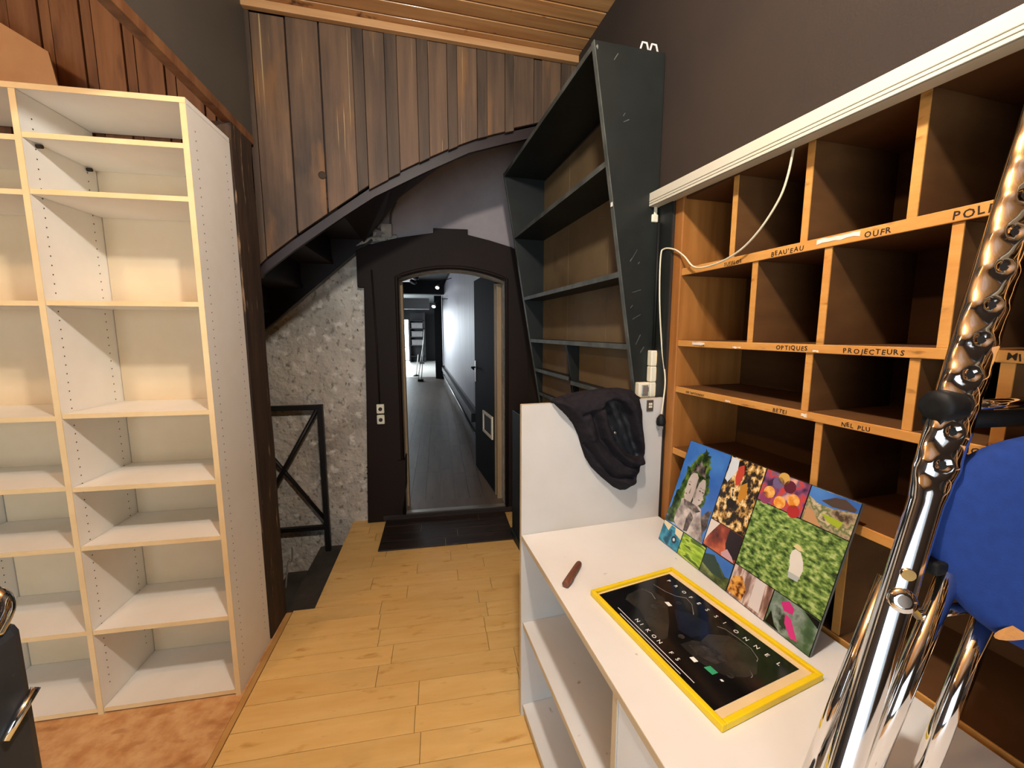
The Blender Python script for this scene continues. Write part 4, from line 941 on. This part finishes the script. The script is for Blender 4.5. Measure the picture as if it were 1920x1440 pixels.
def nearest_in(p):
    """pull a point just outside the outline on to it"""
    best = None; bd = 9; n = len(OUT)
    for i in range(n):
        a = Vector(OUT[i]); b = Vector(OUT[(i + 1) % n]); q = Vector(p); t = max(0, min(1, (q - a).dot(b - a) / (b - a).length_squared)); c = a.lerp(b, t)
        if (c - q).length < bd: bd = (c - q).length; best = c
    return best
stepx = (gx1 - gx0) / NX; stepz = (gz1 - gz0) / NZ
for i in range(NX + 1):
    for j in range(NZ + 1):
        x_, z_ = gx0 + stepx * i, gz0 + stepz * j
        d, inn = pdist((x_, z_), OUT)
        if inn:
            vid[i, j] = len(hv_); hv_.append((x_, VE - 0.0005 - hh(x_, z_, d), z_))
        elif d < stepx * 1.3:
            c = nearest_in((x_, z_)); vid[i, j] = len(hv_); hv_.append((c.x, VE - 0.0005 if c.y < 1.243 else VE + 0.006, c.y))
for i in range(NX):
    for j in range(NZ):
        k4 = [(i, j), (i + 1, j), (i + 1, j + 1), (i, j + 1)]
        if all(q in vid for q in k4): hf.append(tuple(vid[q] for q in k4))
fg = G().add(hv_, hf, True)
# part that falls behind the panel
bkv = []; bkf = []
for i in range(25):
    x_ = 0.535 + (0.90 - 0.535) * i / 24
    zt = 1.25 + 0.035 * math.sin(math.pi * i / 24) ** 0.7
    zb = 1.08 + 0.03 * math.sin(i * 0.7)
    for (dv_, z_) in ((-0.004, zt - 0.004), (0.010, zt), (0.030, zt - 0.004), (0.044, zt - 0.03), (0.047, (zt + zb) / 2), (0.036, zb), (0.0195, zb + 0.01), (0.0195, 1.2435), (-0.0005, 1.2435)):
        bkv.append((x_, VE + dv_, z_))
for i in range(24):
    for k_ in range(9):
        a = i * 9 + k_; b = i * 9 + (k_ + 1) % 9; bkf.append((a, b, b + 9, a + 9))
fg.add(bkv, bkf, True)
fg.f += [tuple(range(len(fg.v) - len(bkv), len(fg.v) - len(bkv) + 9)), tuple(range(len(fg.v) - 9, len(fg.v)))]; fg.sm += [False, False]
part('body', fg, M_hood, hd)
lv = []; lf_ = []; lid = {}
for i in range(46):
    for j in range(58):
        x_, z_ = 0.712 + 0.0041 * i, 1.012 + 0.0043 * j
        d, inn = pdist((x_, z_), HOLE)
        if inn and d > 0.002:
            lid[i, j] = len(lv)
            f_ = 0.007 * noise.noise(Vector(((x_ - (1.25 - z_) * 0.5) * 45, z_ * 6, 2.0))) * min(1, d / 0.012) + 0.004 * noise.noise(Vector((x_ * 30, z_ * 30, 5)))
            lv.append((x_, VE - 0.022 - f_ - 0.012 * math.exp(-d / 0.006), z_))
for i in range(45):
    for j in range(57):
        q = [(i, j), (i + 1, j), (i + 1, j + 1), (i, j + 1)]
        if all(k_ in lid for k_ in q): lf_.append(tuple(lid[k_] for k_ in q))
li = part('lining', G().add(lv, lf_, True), M_lining, hd, label='shiny black lining inside the hood opening')
part('snap_button', G().lathe([(0.005, 0), (0.005, 0.003), (0.003, 0.004)], (0.768, VE - 0.045, 1.128), (0, -1, 0.2), 12), M_metal, hd)

# ================================================================== CHROME AND BLUE FOLDING STOOL ON THE COUNTER
sl = thing('folding_stool', 'chrome folding stool with blue round seat leaning on pigeonholes', 'stool', RF, (0.75, 0.40, 0.752))
T0 = Vector((0.596, 0.376, 0.768)); T1 = Vector((1.022, 0.4455, 1.884))
ax = (T1 - T0).normalized(); Lt = (T1 - T0).length
face = Vector((-0.62, -0.78, 0.0)); face = (face - ax * face.dot(ax)).normalized(); sidev = ax.cross(face).normalized()
holes = [(z_ - T0.z) / ax.z for z_ in (1.296, 1.346, 1.389, 1.4314, 1.4847, 1.5377, 1.5956, 1.6500, 1.7060, 1.7620, 1.8180)]
nr, ns = 260, 40
tv = []; tf = []
for i in range(nr + 1):
    l_ = Lt * i / nr; c = T0 + ax * l_
    dh = min(abs(l_ - q) for q in holes); band = 1.0 if l_ > holes[0] - 0.05 else 0.0
    wob = math.exp(-(dh / 0.013) ** 2) * band
    pin = band * (1 - wob) * min(1, max(0, (l_ - holes[0] + 0.04) / 0.02))
    for k_ in range(ns):
        an = 2 * math.pi * k_ / ns; ca_, sa_ = math.cos(an), math.sin(an)
        rx = 0.0165; ry = 0.0205 + 0.007 * min(1, max(0, (l_ - holes[0] + 0.06) / 0.05))
        e = 2 / 2.6
        x_ = rx * math.copysign(abs(ca_) ** e, ca_); y_ = ry * math.copysign(abs(sa_) ** e, sa_)
        if ca_ > 0.2:                                  # the face with the adjusting holes is swaged between holes
            x_ -= pin * 0.0035 * ca_; y_ *= 1 - 0.14 * pin * ca_
            rr_ = math.hypot(y_, l_ - min(holes, key=lambda q: abs(q - l_)))
            x_ -= band * 0.0055 * math.exp(-(rr_ / 0.0085) ** 4)
        tv.append(c + face * x_ + sidev * y_)
for i in range(nr):
    for k_ in range(ns): tf.append((i * ns + k_, i * ns + (k_ + 1) % ns, (i + 1) * ns + (k_ + 1) % ns, (i + 1) * ns + k_))
tg = G().add(tv, tf, True); tg.f += [tuple(reversed(range(ns))), tuple(nr * ns + k_ for k_ in range(ns))]; tg.sm += [False, False]
mt = part('main_tube', tg, M_chrome, sl)
for q in holes:
    c = T0 + ax * q + face * 0.0112
    part('adjusting_hole', G().lathe([(0.0072, 0), (0.0072, 0.0012)], c, face, 16), M_blackp, mt)
def leg(p, q, r, ry, nm='leg'): return part(nm, G().tube([p, q], r, 24, ry=ry, side=(1, 0, 0.001)), M_chrome, sl)
leg((0.636, 0.372, 0.768), (0.800, 0.378, 1.135), 0.0165, 0.013)
leg((0.722, 0.350, 0.768), (0.862, 0.356, 1.10), 0.0165, 0.013)
leg((0.602, 0.420, 0.768), (0.742, 0.425, 1.11), 0.010, 0.010)
for p in ((0.596, 0.376), (0.636, 0.372), (0.722, 0.350), (0.602, 0.420)):
    part('rubber_foot', G().lathe([(0.015, 0), (0.017, 0.005), (0.016, 0.014), (0.014, 0.0155)], (p[0], p[1], 0.7525), (0, 0, 1), 18), M_blackp, sl)
part('pivot_pin', G().tube([(0.752, 0.385, 1.070), (0.860, 0.360, 1.085)], 0.0085, 14), M_chrome, sl)
part('pivot_pin', G().tube([(0.722, 0.385, 1.140), (0.740, 0.41, 1.140)], 0.009, 14), M_chrome, sl)
part('collar', G().lathe([(0.017, -0.006), (0.019, 0.0), (0.017, 0.006), (0.009, 0.007)], T0 + ax * ((1.098 - T0.z) / ax.z) + face * 0.014, face, 20), M_chrome, sl)
part('bracket', B(0.765, 0.885, 0.375, 0.405, 1.135, 1.155), M_blackp, sl, bevel=0.004)
part('cross_rod', G().tube([(0.80, 0.415, 1.385), (1.00, 0.372, 1.395)], 0.0085, 14), M_chrome, sl)
part('cross_rod', G().tube([(0.80, 0.425, 1.362), (1.00, 0.385, 1.365)], 0.014, 14), M_blackp, sl)
kc = Vector((0.838, 0.418, 1.385)); kd = Vector((-0.90, 0.10, 0.02)).normalized()
part('locking_knob', G().lathe([(0.008, -0.020), (0.016, -0.010), (0.023, 0.000), (0.0255, 0.008), (0.0255, 0.034), (0.022, 0.041), (0.010, 0.043)], kc, kd, 10), M_blackp, sl)
scn = Vector((0.908, 0.302, 1.198)); sn = Vector((-0.62, -0.72, 0.22)).normalized()
seat = part('seat_cushion', G().lathe([(0.02, -0.036), (0.127, -0.036), (0.145, -0.030), (0.158, -0.018), (0.161, -0.004), (0.156, 0.008), (0.141, 0.015), (0.11, 0.020), (0.06, 0.022), (0.01, 0.0225)], scn, sn, 56), M_blue, sl, label='royal blue cloth seat cushion')
e1 = sn.cross(Vector((0, 0, 1))).normalized(); e2 = sn.cross(e1)
if e2.z < 0: e2 = -e2
if e1.x > 0: e1 = -e1                                   # towards the left in the picture
part('seat_plate', G().lathe([(0.12, -0.052), (0.135, -0.046), (0.135, -0.037), (0.02, -0.0365)], scn, sn, 40), M_blackp, sl)
wc = scn + e1 * 0.062 - e2 * 0.122 + sn * 0.0155
part('worn_patch', G().poly([wc + (e1 * math.cos(t) - e2 * 0.5 * math.cos(t)) * 0.030 * -1 + e2 * math.sin(t) * 0.011 for t in [i * math.pi / 10 for i in range(20)]]), M_worn, seat)

# ================================================================== DARK GREY CABINET (bottom left corner)
cb_ = thing('trolley_case', 'dark grey case with chrome handle at bottom left corner', 'case', LF, (-0.80, 0.45, 0.0))
part('shell', B(-1.02, -0.609, 0.15, 0.672, 0.02, 1.085), M_cab, cb_, bevel=0.018)
part('base', B(-1.0, -0.63, 0.17, 0.652, 0.0, 0.02), M_blackp, cb_)
part('handle', G().tube(smooth_path([(-0.955, 0.62, 1.08), (-0.945, 0.63, 1.115), (-0.865, 0.64, 1.132), (-0.665, 0.660, 1.132), (-0.632, 0.662, 1.126), (-0.620, 0.658, 1.108), (-0.622, 0.64, 1.08)], 6), 0.012, 14), M_chrome, cb_)
part('latch', G().tube([(-0.607, 0.617, 0.935), (-0.601, 0.662, 0.975)], 0.006, 10), M_chrome, cb_)
